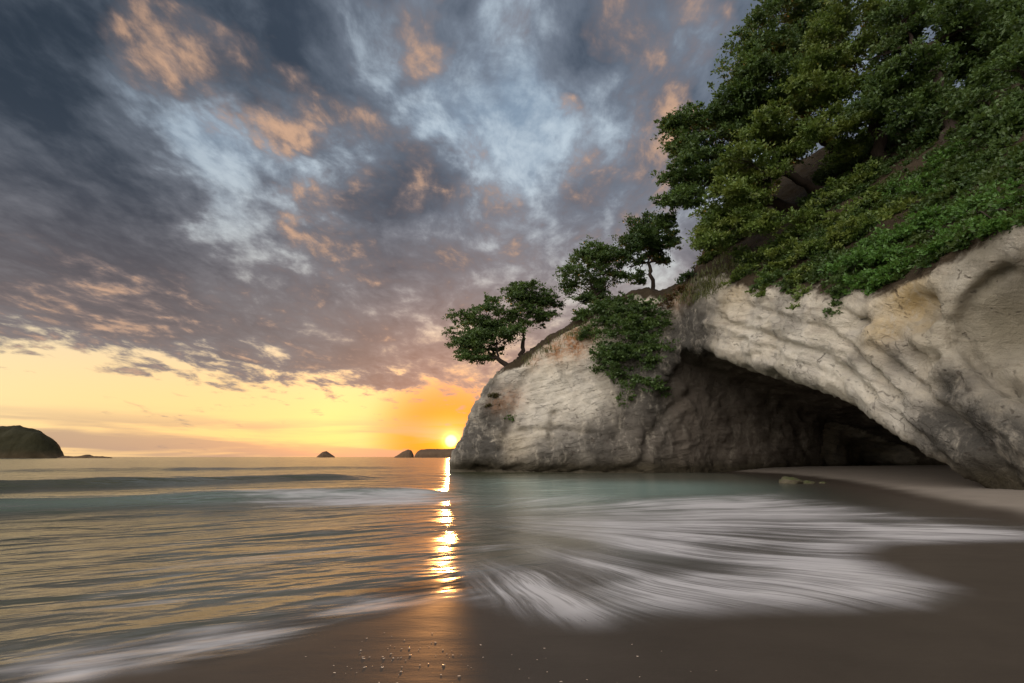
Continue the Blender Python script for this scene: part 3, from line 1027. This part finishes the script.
# ------------------------------------------------------------------ foliage
def mat_leaf(name, a, b, c, trans=0.35):
    m, s = material(name)
    t = s.attr('tint')
    g = s.node('ShaderNodeNewGeometry').outputs['Position']
    n = s.noise(g, 0.6, 3, 0.5)
    col = s.mix(t, a, b)
    col = s.mix(s.smooth(n, 0.42, 0.68, 0, 0.8), col, c)
    p = principled(s, col, 0.42, None, 0.4)
    tr = s.node('ShaderNodeBsdfTranslucent')
    s.set(tr.inputs['Color'], s.mix(0.5, col, (0.14, 0.17, 0.02)))
    mx = s.node('ShaderNodeMixShader')
    mx.inputs[0].default_value = trans
    s.t.links.new(p, mx.inputs[1])
    s.t.links.new(tr.outputs[0], mx.inputs[2])
    finish(s, mx.outputs[0])
    return m


def mat_bark():
    m, s = material('dark_bark')
    g = s.node('ShaderNodeNewGeometry').outputs['Position']
    n = s.noise(s.mapping(g, scale=(4, 4, 1.2)), 2.0, 5, 0.6)
    c = s.mix(n, (0.022, 0.016, 0.013), (0.065, 0.047, 0.037))
    finish(s, principled(s, c, 0.9, s.bump(n, 0.6, 0.05), 0.2))
    return m


LEAF_DARK = mat_leaf('pohutukawa_leaf', (0.042, 0.088, 0.026), (0.100, 0.155, 0.046), (0.085, 0.150, 0.030))
LEAF_MID = mat_leaf('coastal_tree_leaf', (0.065, 0.120, 0.024), (0.150, 0.215, 0.042), (0.160, 0.195, 0.036))
LEAF_BRIGHT = mat_leaf('brow_shrub_leaf', (0.055, 0.140, 0.022), (0.110, 0.230, 0.042), (0.095, 0.190, 0.042))
LEAF_PINE = mat_leaf('upright_tree_leaf', (0.030, 0.070, 0.020), (0.060, 0.110, 0.030), (0.055, 0.10, 0.02))
LEAF_UNDER = mat_leaf('undergrowth_leaf', (0.030, 0.068, 0.016), (0.070, 0.125, 0.028), (0.075, 0.105, 0.026))
LEAF_RED = mat_leaf('dry_shrub_leaf', (0.10, 0.035, 0.02), (0.13, 0.07, 0.03), (0.07, 0.06, 0.02))
LEAF_DRY = mat_leaf('dry_tuft_leaf', (0.07, 0.05, 0.025), (0.10, 0.075, 0.03), (0.05, 0.06, 0.02))
BARK = mat_bark()


def rand_dirs(n, r):
    v = r.normal(size=(n, 3))
    return v / np.linalg.norm(v, axis=1, keepdims=True)


def leaves_for(lobes, r, leaf, clump, n_clump, n_leaf, flat=0.75, up=0.35):
    """Leaf sprays on clumps spread over the upper and outer shell of each lobe; returns verts, faces, tint."""
    VV, TT = [], []
    for c, rad in lobes:
        c = np.asarray(c, float)
        k = max(12, int(n_clump * (rad / 1.5) ** 1.7))
        squash = np.array([r.uniform(.75, 1.35), r.uniform(.75, 1.35), r.uniform(0.7, 1.1)])
        dirs = rand_dirs(k, r)
        dirs[:, 2] = np.where(dirs[:, 2] < -0.35, -dirs[:, 2] * 0.6, dirs[:, 2])
        rr = rad * (0.45 + 0.85 * r.random(k) ** 1.1)
        cc = c + dirs * rr[:, None] * np.array([1, 1, flat]) * squash
        cc[:, 2] -= 0.10 * rr * r.random(k)
        cr = clump * (0.35 + 1.0 * r.random(k) ** 1.4)
        m = np.maximum(8, (n_leaf * (0.6 + 0.8 * r.random(k)))).astype(int)
        ci = np.repeat(np.arange(k), m)
        tot = len(ci)
        ld = rand_dirs(tot, r)
        ld = ld * 0.8 + dirs[ci] * 0.35 + np.array([0, 0, up])
        ld /= np.linalg.norm(ld, axis=1, keepdims=True)
        pos = cc[ci] + ld * (cr[ci] * (0.25 + 0.85 * r.random(tot) ** 0.7))[:, None] * np.array([1, 1, 0.62])
        pos += dirs[ci] * (cr[ci] * r.normal(size=tot) * 0.5)[:, None] * np.array([1, 1, 0.4])
        ax = ld + 0.55 * rand_dirs(tot, r)
        ax /= np.linalg.norm(ax, axis=1, keepdims=True)
        nrm = np.cross(ax, rand_dirs(tot, r))
        nrm /= np.linalg.norm(nrm, axis=1, keepdims=True) + 1e-9
        sd = np.cross(ax, nrm)
        L = leaf * (0.6 + 0.8 * r.random(tot))[:, None]
        b = pos - ax * L * 0.5
        t = pos + ax * L * 0.5
        s1 = pos + sd * L * 0.27 + nrm * L * 0.06
        s2 = pos - sd * L * 0.27 + nrm * L * 0.06
        VV.append(np.stack([b, s1, t, s2], 1).reshape(-1, 3))
        ctint = r.random(k)
        TT.append(np.repeat(np.clip(ctint[ci] * 0.75 + 0.25 * r.random(tot), 0, 1), 4))
    V = np.concatenate(VV)
    F = np.arange(len(V)).reshape(-1, 4)
    return V, F, np.concatenate(TT)


def tube(path, radii, seg=7):
    path = np.asarray(path, float)
    n = len(path)
    tan = np.gradient(path, axis=0)
    tan /= np.linalg.norm(tan, axis=1, keepdims=True) + 1e-9
    ref = np.array([0.31, 0.87, 0.39])
    a = np.cross(tan, ref); a /= np.linalg.norm(a, axis=1, keepdims=True) + 1e-9
    b = np.cross(tan, a)
    th = np.linspace(0, 2 * math.pi, seg, endpoint=False)
    V = path[:, None] + np.asarray(radii)[:, None, None] * (np.cos(th)[None, :, None] * a[:, None] + np.sin(th)[None, :, None] * b[:, None])
    idx = np.arange(n * seg).reshape(n, seg)
    F = np.stack([idx[:-1], np.roll(idx[:-1], -1, 1), np.roll(idx[1:], -1, 1), idx[1:]], -1).reshape(-1, 4)
    return V.reshape(-1, 3), F


class Tubes:
    def __init__(self): self.V, self.F, self.n = [], [], 0
    def add(self, path, radii, seg=7):
        v, f = tube(path, radii, seg)
        self.V.append(v); self.F.append(f + self.n); self.n += len(v)
    def build(self, name, mat, parent, loc):
        return new_mesh(name, np.concatenate(self.V) - loc, np.concatenate(self.F), mat, parent)


def bent(a, b, r, sag=0.15, n=9, wob=0.05):
    a, b = np.asarray(a, float), np.asarray(b, float)
    L = np.linalg.norm(b - a)
    t = np.linspace(0, 1, n)[:, None]
    mid = (a + b) / 2 + np.array([0, 0, sag * L]) + r.normal(size=3) * L * 0.06
    p = (1 - t) ** 2 * a + 2 * t * (1 - t) * mid + t ** 2 * b
    w = r.normal(size=(n, 3)) * L * wob
    w[0] = w[-1] = 0
    return p + w


def build_tree(name, label, cat, root, fork, lobes, leaf_mat, seed, leaf=0.3, clump=0.55, n_clump=40, n_leaf=34, trunk_r=0.3, group=None, flat=0.75, sag=0.08, fill=1):
    r = np.random.default_rng(seed)
    root = np.asarray(root, float); fork = np.asarray(fork, float)
    e = empty(name, label, cat, root, group)
    T = Tubes()
    tp = bent(root - np.array([0, 0, 0.6]), fork, r, 0.0, 9, 0.03)
    T.add(tp, np.linspace(trunk_r * 1.25, trunk_r * 0.75, 9), 9)
    trunk = T.build('trunk', BARK, e, root)
    # main limbs to lobes, grouped by nearest earlier limb so they fork naturally
    order = sorted(range(len(lobes)), key=lambda i: np.linalg.norm(np.asarray(lobes[i][0]) - fork))
    nodes = [(fork, trunk_r * 0.75)]
    ends = []
    for i in order:
        c = np.asarray(lobes[i][0], float)
        dist_to = [np.linalg.norm(c - q[0]) + 0.35 * np.linalg.norm(q[0] - fork) for q in nodes]
        q, qr = nodes[int(np.argmin(dist_to))]
        L = Tubes()
        pth = bent(q, c, r, sag, 9, 0.035)
        r0 = max(0.03, qr * 0.72)
        r1 = max(0.02, r0 * 0.45)
        L.add(pth, np.linspace(r0, r1, 9), 6)
        for k in (3, 5, 7):
            nodes.append((pth[k], r0 + (r1 - r0) * k / 8))
        for _ in range(7):
            k = r.integers(4, 9)
            tgt = c + rand_dirs(1, r)[0] * lobes[i][1] * np.array([0.95, 0.95, 0.7])
            L.add(bent(pth[k], tgt, r, 0.1, 6, 0.05), np.linspace(r1 * 0.8, 0.012, 6), 4)
        L.build('limb', BARK, trunk, root)
    more = [(np.asarray(c) + rand_dirs(1, r)[0] * rad * np.array([1.15, 1.15, 0.8]), rad * r.uniform(0.35, 0.85)) for c, rad in lobes for _ in range(2 * fill)]
    V, F, t = leaves_for(lobes + more, r, leaf, clump, n_clump, n_leaf, flat)
    new_mesh('crown', V - root, F, leaf_mat, e, smooth=False, attrs={'tint': t})
    return e


GROW = 1.3


def lob(lst, y, jit=0.0, seed=1):
    r = np.random.default_rng(seed)
    out = []
    for q in lst:
        u, v, rp = q[:3]
        yy = (q[3] if len(q) > 3 else y) + r.normal() * jit
        out.append((at(np.array(u), np.array(v), np.array(float(yy))), rp * GROW * px_size(yy)))
    return out


def pt(u, v, y):
    return at(np.array(float(u)), np.array(float(v)), np.array(float(y)))


# --- trees on the headland
build_tree('windswept_tree', 'windswept tree leaning out to sea from the headland tip, lowest and leftmost crown', 'tree', pt(512, 366, 60), pt(498, 358, 60),
           lob([(474, 325, 11), (486, 311, 11), (501, 316, 9), (469, 345, 9), (478, 345, 11), (495, 338, 11), (510, 334, 8), (476, 360, 8), (467, 359, 6), (488, 352, 8), (480, 338, 10), (495, 326, 8), (470, 340, 10), (487, 325, 8)], 60, .7, 3),
           LEAF_DARK, 11, 0.27, 0.55, 36, 32, 0.32)
build_tree('windswept_tree', 'windswept tree with open rounded crown right behind the leftmost tree on the headland', 'tree', pt(520, 360, 61), pt(524, 338, 61),
           lob([(530, 291, 10), (518, 301, 10), (545, 299, 9), (552, 303, 7), (526, 310, 9), (538, 318, 8), (516, 322, 8), (548, 316, 6), (514, 292, 7)], 61, .7, 4),
           LEAF_DARK, 12, 0.27, 0.5, 38, 32, 0.28)
build_tree('headland_tree', 'round bushy tree standing above the rust coloured patch of the headland', 'tree', pt(600, 318, 59), pt(596, 296, 59),
           lob([(590, 262, 11), (575, 275, 10), (605, 268, 11), (572, 292, 8), (590, 283, 11), (608, 286, 10), (616, 276, 7), (580, 302, 7), (600, 300, 8), (592, 253, 8), (583, 264, 8), (600, 256, 7)], 59, .7, 5),
           LEAF_DARK, 13, 0.27, 0.5, 34, 32, 0.24, flat=1.05)
build_tree('upright_tree', 'tall flat-crowned tree with bare trunk on the ridge above the hanging shrub', 'tree', pt(655, 292, 58), pt(648, 262, 58),
           lob([(640, 232, 12), (626, 242, 10), (655, 236, 11), (668, 246, 9), (642, 248, 10), (620, 256, 8), (674, 240, 6), (648, 225, 7), (630, 266, 7), (662, 262, 6), (636, 280, 6), (640, 240, 11), (655, 248, 9), (628, 252, 8)], 58, .6, 6),
           LEAF_PINE, 14, 0.27, 0.5, 34, 32, 0.24, flat=1.05)

# --- the big trees over the hillside
build_tree('pohutukawa_tree', 'dark pohutukawa whose drooping crown hangs farthest out over the ridge', 'tree', hit(800, 205), pt(735, 185, 45),
           lob([(700, 122, 16), (688, 146, 15), (704, 160, 17), (682, 178, 14), (672, 203, 10), (690, 196, 11), (714, 180, 15), (668, 220, 7), (722, 140, 17), (680, 128, 8), (728, 165, 14)], 45, 1.0, 7),
           LEAF_DARK, 21, 0.30, 0.62, 46, 40, 0.45, sag=0.12)
build_tree('pohutukawa_tree', 'tall dark pohutukawa forming the sloping skyline under the top edge', 'tree', hit(850, 160), pt(800, 110, 43),
           lob([(782, 12, 20), (764, 42, 20), (746, 72, 19), (730, 100, 16), (772, 78, 22), (756, 108, 20), (792, 50, 20), (806, 15, 20), (735, 122, 13), (778, 110, 16), (812, 45, 18), (800, 85, 17)], 43, 1.2, 8),
           LEAF_DARK, 22, 0.30, 0.66, 46, 40, 0.5, sag=0.12)
build_tree('coastal_tree', 'lighter green leaning tree in front of the dark pohutukawas, low over the earth bank', 'tree', hit(830, 190), pt(780, 170, 41),
           lob([(742, 160, 17), (764, 142, 18), (728, 192, 15), (716, 226, 12), (746, 206, 13), (768, 178, 15), (790, 138, 17), (706, 246, 8), (734, 228, 11), (806, 112, 15), (758, 228, 10), (724, 214, 14), (784, 160, 14), (750, 182, 15), (800, 140, 14), (712, 244, 9)], 41, 1.0, 9),
           LEAF_MID, 23, 0.28, 0.60, 48, 40, 0.4, sag=0.12)
build_tree('coastal_tree', 'broad light green tree beside the gap of bright sky in the canopy', 'tree', hit(880, 165), pt(868, 95, 37),
           lob([(832, 28, 22), (862, 14, 20), (822, 66, 18), (848, 60, 16), (812, 92, 14), (836, 118, 14), (868, 122, 14), (880, 40, 16), (850, 142, 12), (815, 132, 13), (890, 112, 10), (858, 84, 10), (838, 96, 9), (872, 98, 11), (895, 75, 11)], 37, 1.0, 10),
           LEAF_MID, 24, 0.27, 0.60, 48, 40, 0.45, sag=0.1)
build_tree('pohutukawa_tree', 'large dark pohutukawa with thick red-brown trunk in the top corner', 'tree', hit(945, 150), pt(928, 48, 33),
           lob([(905, 15, 20), (888, 52, 12), (930, 8, 18), (955, 35, 22), (985, 18, 24), (1012, 40, 24), (975, 62, 18), (1000, 85, 20), (940, 75, 16), (1030, 15, 26), (1040, 70, 26), (910, 84, 13), (880, 98, 13), (925, 108, 13), (958, 102, 15), (905, 118, 12), (985, 108, 16), (945, 128, 12), (938, 104, 12), (930, 92, 11), (950, 118, 12), (912, 60, 13)], 33, 1.0, 11),
           LEAF_DARK, 25, 0.27, 0.62, 50, 42, 0.5, sag=0.1)
build_tree('pohutukawa_tree', 'shadowed pohutukawa bending over the hillside at the right border of the view', 'tree', hit(1040, 150), pt(1040, 100, 28),
           lob([(1000, 118, 16), (1030, 110, 22), (980, 105, 13), (1060, 80, 28), (1050, 30, 30), (1080, 120, 30), (1015, 60, 18), (1020, 135, 16), (985, 132, 11), (1045, 150, 16)], 28, .8, 12),
           LEAF_DARK, 26, 0.25, 0.60, 46, 40, 0.35, sag=0.1)


def shrub(name, label, spots, leaf_mat, seed, leaf=0.24, clump=0.45, n_clump=44, n_leaf=32, cat='shrub', group=None, flat=0.8, stem=True, lift=0.25):
    """Low growth rooted on the rock where the sight lines meet it."""
    r = np.random.default_rng(seed)
    lobes = []
    for u, v, rp in spots:
        h = hit(u, v)
        rad = rp * 1.3 * px_size(h[1])
        d = ray(u, v); d = d / np.linalg.norm(d)
        lobes.append((h - d * rad * lift + np.array([0, 0, 0.15 * rad]), rad))
    lobes += [(c + rand_dirs(1, r)[0] * rad * np.array([0.9, 0.5, 0.7]), rad * 0.7) for c, rad in lobes]
    root = np.mean([c for c, _ in lobes], 0)
    e = empty(name, label, cat, root, group)
    if stem:
        T = Tubes()
        base = hit(*spots[0][:2], lift=-0.3)
        for c, rad in lobes:
            T.add(bent(base, c, r, 0.05, 7, 0.04), np.linspace(0.07, 0.025, 7), 5)
            for _ in range(5):
                T.add(bent(c, c + rand_dirs(1, r)[0] * rad * 0.9, r, 0.05, 5, 0.05), np.linspace(0.022, 0.008, 5), 4)
        T.build('stem', BARK, e, root)
    V, F, t = leaves_for(lobes, r, leaf, clump, n_clump, n_leaf, flat)
    new_mesh('foliage', V - root, F, leaf_mat, e, smooth=False, attrs={'tint': t})
    return e


G = 'shrubs spilling over the cliff brow'
shrub('hanging_shrub', 'big dark green shrub hanging down the middle of the headland face',
      [(640, 318, 17), (624, 340, 17), (650, 345, 16), (632, 366, 17), (642, 388, 12), (608, 358, 11), (655, 368, 9), (618, 378, 9), (660, 330, 11), (600, 372, 6), (625, 400, 6)], LEAF_DARK, 41, .32, .55, 44, 34)
shrub('ridge_shrub', 'dark shrub at the foot of the round bushy headland tree', [(598, 318, 11), (614, 308, 11), (582, 320, 8), (610, 328, 10), (628, 306, 10), (592, 335, 7)], LEAF_DARK, 42, .3, .5, 40, 30)
shrub('dry_shrub', 'small red-brown dry shrub where the grassy ridge meets the white rock', [(676, 300, 8), (684, 294, 6), (668, 305, 6)], LEAF_RED, 43, .26, .35, 40, 26)
shrub('cliff_tuft', 'small round green tuft growing low on the headland tip', [(511, 420, 4.5)], LEAF_DARK, 44, .22, .3, 30, 20, cat='plant')
shrub('cliff_tuft', 'brownish tuft high on the shoulder of the headland tip', [(497, 398, 5), (492, 408, 4)], LEAF_DRY, 45, .22, .3, 30, 20, cat='plant')
shrub('ridge_shrub', 'thin airy shrub against the sky beside the tall flat-crowned tree', [(690, 276, 5), (682, 283, 5), (700, 270, 4)], LEAF_PINE, 46, .24, .3, 26, 18, cat='shrub')
shrub('brow_shrub', 'dark shrub filling the slope just left of the earth bank', [(722, 252, 10), (736, 240, 9), (712, 262, 8), (745, 258, 7)], LEAF_MID, 47, .28, .42, 44, 30, group=G)
shrub('brow_shrub', 'shrub on the brow at the left end of the green fringe over the white arch', [(752, 274, 10), (768, 262, 13), (740, 282, 7), (785, 270, 11), (770, 280, 8)], LEAF_MID, 48, .26, .42, 46, 32, group=G)
shrub('brow_shrub', 'mid green shrub below the earth bank, above the longer trailing creeper', [(800, 240, 15), (820, 225, 16), (812, 256, 14), (792, 256, 11), (830, 250, 13)], LEAF_MID, 49, .25, .42, 50, 34, group=G)
shrub('brow_shrub', 'leafy shrub high in the middle of the hillside under the canopy', [(845, 200, 17), (865, 185, 16), (835, 175, 13), (868, 208, 14), (848, 222, 13)], LEAF_MID, 50, .25, .42, 50, 34, group=G)
shrub('brow_shrub', 'bright green shrub drooping lowest over the ochre hollow of the arch', [(868, 268, 15), (884, 254, 15), (862, 284, 11), (898, 262, 12), (880, 280, 10), (850, 272, 9), (872, 290, 9), (858, 292, 7), (893, 276, 9), (902, 276, 8), (886, 286, 7)], LEAF_BRIGHT, 51, .22, .4, 56, 36, lift=0.6, group=G)
shrub('brow_shrub', 'bright green shrub on the brow between the lowest drooping shrub and the smooth olive hollow', [(910, 240, 15), (932, 232, 15), (918, 258, 10), (946, 246, 11), (932, 257, 9), (905, 270, 8), (920, 266, 7), (944, 254, 8)], LEAF_BRIGHT, 52, .21, .4, 56, 36, lift=0.6, group=G)
shrub('brow_shrub', 'bright green shrub spreading along the brow directly above the smooth olive hollow', [(962, 222, 14), (985, 212, 15), (975, 228, 9), (1006, 206, 15), (1028, 202, 16), (1012, 222, 9), (990, 228, 9), (962, 243, 9), (1030, 222, 9), (978, 236, 8), (1004, 228, 8)], LEAF_BRIGHT, 53, .20, .38, 56, 36, lift=0.6, group=G)
shrub('brow_shrub', 'olive green shrub in mid slope above the lowest drooping shrub', [(862, 238, 14), (885, 228, 13), (842, 250, 11), (900, 215, 13)], LEAF_MID, 54, .24, .42, 50, 34, group=G)
shrub('hill_fern', 'bright fern clump glowing in the dark hollow under the trees', [(950, 162, 13), (962, 152, 10), (940, 172, 10), (930, 182, 9)], LEAF_BRIGHT, 55, .22, .4, 40, 30, cat='fern')
shrub('hill_fern', 'dim fern clump below the bright fern on the shaded slope', [(920, 200, 11), (938, 198, 10), (905, 190, 9)], LEAF_BRIGHT, 56, .22, .4, 36, 28, cat='fern')
shrub('hill_fern', 'shaded undergrowth clump in the darkest right end of the slope', [(1000, 168, 14), (985, 180, 11), (1018, 150, 14), (970, 190, 9)], LEAF_DARK, 57, .22, .4, 34, 28, cat='fern')
shrub('hill_fern', 'dark undergrowth clump beneath the broad light green tree', [(870, 155, 12), (890, 148, 12), (905, 160, 10), (885, 172, 10)], LEAF_DARK, 58, .24, .42, 36, 28, cat='fern')
shrub('trailing_creeper', 'long green creeper trailing down the white rock in front of the arch band', [(805, 284, 9), (803, 294, 8), (806, 303, 7), (801, 311, 6), (810, 276, 9), (808, 298, 7)], LEAF_MID, 59, .22, .3, 50, 26, cat='creeper')
shrub('trailing_creeper', 'dark creeper trailing beside the ochre hollow', [(848, 288, 9), (842, 300, 8), (838, 309, 7), (834, 317, 5), (852, 278, 9)], LEAF_DARK, 60, .22, .3, 50, 26, cat='creeper')
shrub('trailing_creeper', 'short creeper hanging nearest the top of the dry bank', [(768, 290, 4), (764, 298, 4), (756, 292, 4)], LEAF_MID, 61, .22, .26, 40, 22, cat='creeper')


def build_undergrowth():
    r = np.random.default_rng(77)
    P = [(742, 262), (775, 250), (800, 214), (822, 180), (850, 150), (890, 128), (940, 120), (1000, 108), (1060, 95), (1060, 222), (1010, 231), (965, 248), (925, 272), (885, 293), (845, 292), (800, 287), (760, 294)]
    bare = [(782, 222, 18), (900, 140, 14), (985, 150, 14)]
    lobes = []
    while len(lobes) < 640:
        u, v = r.uniform(735, 1060), r.uniform(95, 290)
        if poly_sd(np.array(u), np.array(v), P) > 0 or any(math.hypot(u - a, (v - b) * 1.5) < c for a, b, c in bare):
            continue
        h = hit(u, v)
        rad = r.uniform(5, 11) * px_size(h[1])
        lobes.append((h + np.array([-0.2, -0.2, 0.1]) * rad, rad))
    V, F, t = leaves_for(lobes, r, 0.22, 0.36, 60, 30, 0.75)
    o = new_mesh('undergrowth', V, F, LEAF_UNDER, smooth=False, attrs={'tint': t})
    tag(o, 'tangled dark green undergrowth covering the slope beneath the trees', 'undergrowth', kind='stuff')


build_undergrowth()


def build_grass():
    r = np.random.default_rng(5)
    VV, TT = [], []
    poly = [(668, 296), (690, 286), (720, 262), (734, 252), (752, 262), (735, 285), (715, 296), (690, 305)]
    poly2 = [(520, 362), (560, 336), (590, 318), (600, 326), (566, 344), (530, 366)]
    for P, n in ((poly, 380), (poly2, 130)):
        P = np.array(P, float)
        lo, hi = P.min(0), P.max(0)
        k = 0
        while k < n:
            q = lo + r.random(2) * (hi - lo)
            if poly_sd(np.array(q[0]), np.array(q[1]), [tuple(a) for a in P]) > 0:
                continue
            k += 1
            h = hit(q[0], q[1])
            for _ in range(16):
                b = h + np.array([r.normal() * .35, r.normal() * .35, r.normal() * 0.12 - 0.1])
                L = 0.35 + 0.45 * r.random()
                tip = b + np.array([r.normal() * 0.25, r.normal() * 0.25, 1.0]) * L
                sd = np.array([math.cos(6.28 * r.random()), math.sin(6.28 * r.random()), 0]) * 0.035
                VV += [b - sd, b + sd, tip]
                TT += [r.random()] * 3
    V = np.array(VV)
    o = new_mesh('grass', V, np.arange(len(V)).reshape(-1, 3), mat_leaf('ridge_grass', (0.075, 0.10, 0.02), (0.12, 0.12, 0.03), (0.10, 0.09, 0.03)), smooth=False, attrs={'tint': TT})
    tag(o, 'yellow-green grass on the ridge above the white rock', 'grass', kind='stuff')


build_grass()

# ------------------------------------------------------------------ rocks on the sand
def mat_boulder():
    m, s = material('mossy_boulder')
    g = s.node('ShaderNodeNewGeometry')
    n = s.noise(g.outputs['Position'], 3.0, 6, 0.65)
    c = s.mix(n, (0.045, 0.038, 0.025), (0.13, 0.11, 0.07))
    z = s.sep(g.outputs['Normal'])[2]
    c = s.mix(s.mul(s.smooth(z, 0.2, 0.8), s.smooth(n, .35, .6)), c, (0.05, 0.06, 0.018))
    finish(s, principled(s, c, 0.8, s.bump(n, 0.7, 0.08), 0.3))
    return m


BOULDER = mat_boulder()


def boulder(name, label, u, v, half_w, height, y, seed, group=None):
    r = np.random.default_rng(seed)
    na, nb = 40, 22
    th = np.linspace(0, 2 * math.pi, na, endpoint=False)
    ph = np.linspace(-math.pi / 2, math.pi / 2, nb)
    T, Pp = np.meshgrid(th, ph, indexing='ij')
    D = np.stack([np.cos(T) * np.cos(Pp), np.sin(T) * np.cos(Pp), np.sin(Pp)], -1)
    rad = 1 + 0.35 * fbm(D * 1.3 + seed, 4, seed) + 0.12 * ridged(D * 2.2 + seed, 2, seed + 4)
    p = pt(u, v, y)
    zs = float(sand_z(np.array(p[0]), np.array(p[1])))
    V = D * rad[..., None] * np.array([half_w, half_w * 0.7, height])
    idx = np.arange(na * nb).reshape(na, nb)
    nx = np.roll(idx, -1, 0)
    F = np.stack([idx[:, :-1], nx[:, :-1], nx[:, 1:], idx[:, 1:]], -1).reshape(-1, 4)
    o = new_mesh(name, V.reshape(-1, 3), F, BOULDER)
    o.location = (p[0], p[1], zs + height * 0.25)
    return tag(o, label, 'rock', group)


boulder('beach_rock', 'largest mossy rock lying on the sand in front of the cave', 789, 477, 0.60, 0.33, 33, 3)
boulder('beach_rock', 'low flat rock touching the right side of the largest mossy rock', 806, 479.5, 0.45, 0.14, 33, 5)
boulder('beach_rock', 'tiny outlying rock farthest from the largest mossy rock', 822, 480.5, 0.22, 0.09, 33, 8)

# ------------------------------------------------------------------ foam bubbles left on the wet sand
def build_bubbles():
    m, s = material('foam_bubble')
    g = s.node('ShaderNodeNewGeometry').outputs['Position']
    n = s.noise(g, 90, 3, .5)
    finish(s, principled(s, s.mix(n, (0.36, 0.27, 0.20), (0.60, 0.48, 0.37)), 0.12, s.bump(n, .4, .01), 0.6))
    r = np.random.default_rng(19)
    protos = []
    for k in range(5):
        na, nb = 12, 6
        th = np.linspace(0, 2 * math.pi, na, endpoint=False)
        ph = np.linspace(0, math.pi / 2, nb)
        T, Pp = np.meshgrid(th, ph, indexing='ij')
        rad = 1 + 0.25 * np.sin(T * 2 + k) + 0.15 * np.cos(T * 3 + 2 * k)
        V = np.stack([np.cos(T) * np.cos(Pp) * rad, 0.7 * np.sin(T) * np.cos(Pp) * rad, 0.22 * np.sin(Pp)], -1) * 0.013
        idx = np.arange(na * nb).reshape(na, nb)
        nx = np.roll(idx, -1, 0)
        F = np.stack([idx[:, :-1], nx[:, :-1], nx[:, 1:], idx[:, 1:]], -1).reshape(-1, 4)
        me = new_mesh('foam_bubble', V.reshape(-1, 3), F, m)
        protos.append(me)
    made = []
    while len(made) < 85:
        if r.random() < 0.72:
            u, v = 405 + r.normal() * 45, 648 + r.normal() * 15
        else:
            u, v = r.uniform(300, 720), r.uniform(636, 680)
        if not (640 - abs(u - 480) * 0.02 < v < 681) and not (u < 470 and 628 < v < 681):
            continue
        q = ground(u, v, 0.03)
        if float(poly_sd(np.array(q[0]), np.array(q[1]), LOWER)) > -0.12:
            continue
        zs = float(sand_z(np.array(q[0]), np.array(q[1])))
        k = len(made)
        o = protos[k] if k < 5 else protos[k % 5].copy()
        if k >= 5:
            COL.objects.link(o)
        sc = 0.3 + 0.65 * r.random() ** 2
        o.location = (q[0], q[1], zs + 0.001)
        o.scale = (sc, sc, sc)
        o.rotation_euler = (0, 0, r.normal() * 0.4)
        tag(o, 'small glinting bubble of sea foam left on the dark wet sand', 'foam bubble', 'foam bubbles scattered on the wet sand')
        made.append(o)


build_bubbles()
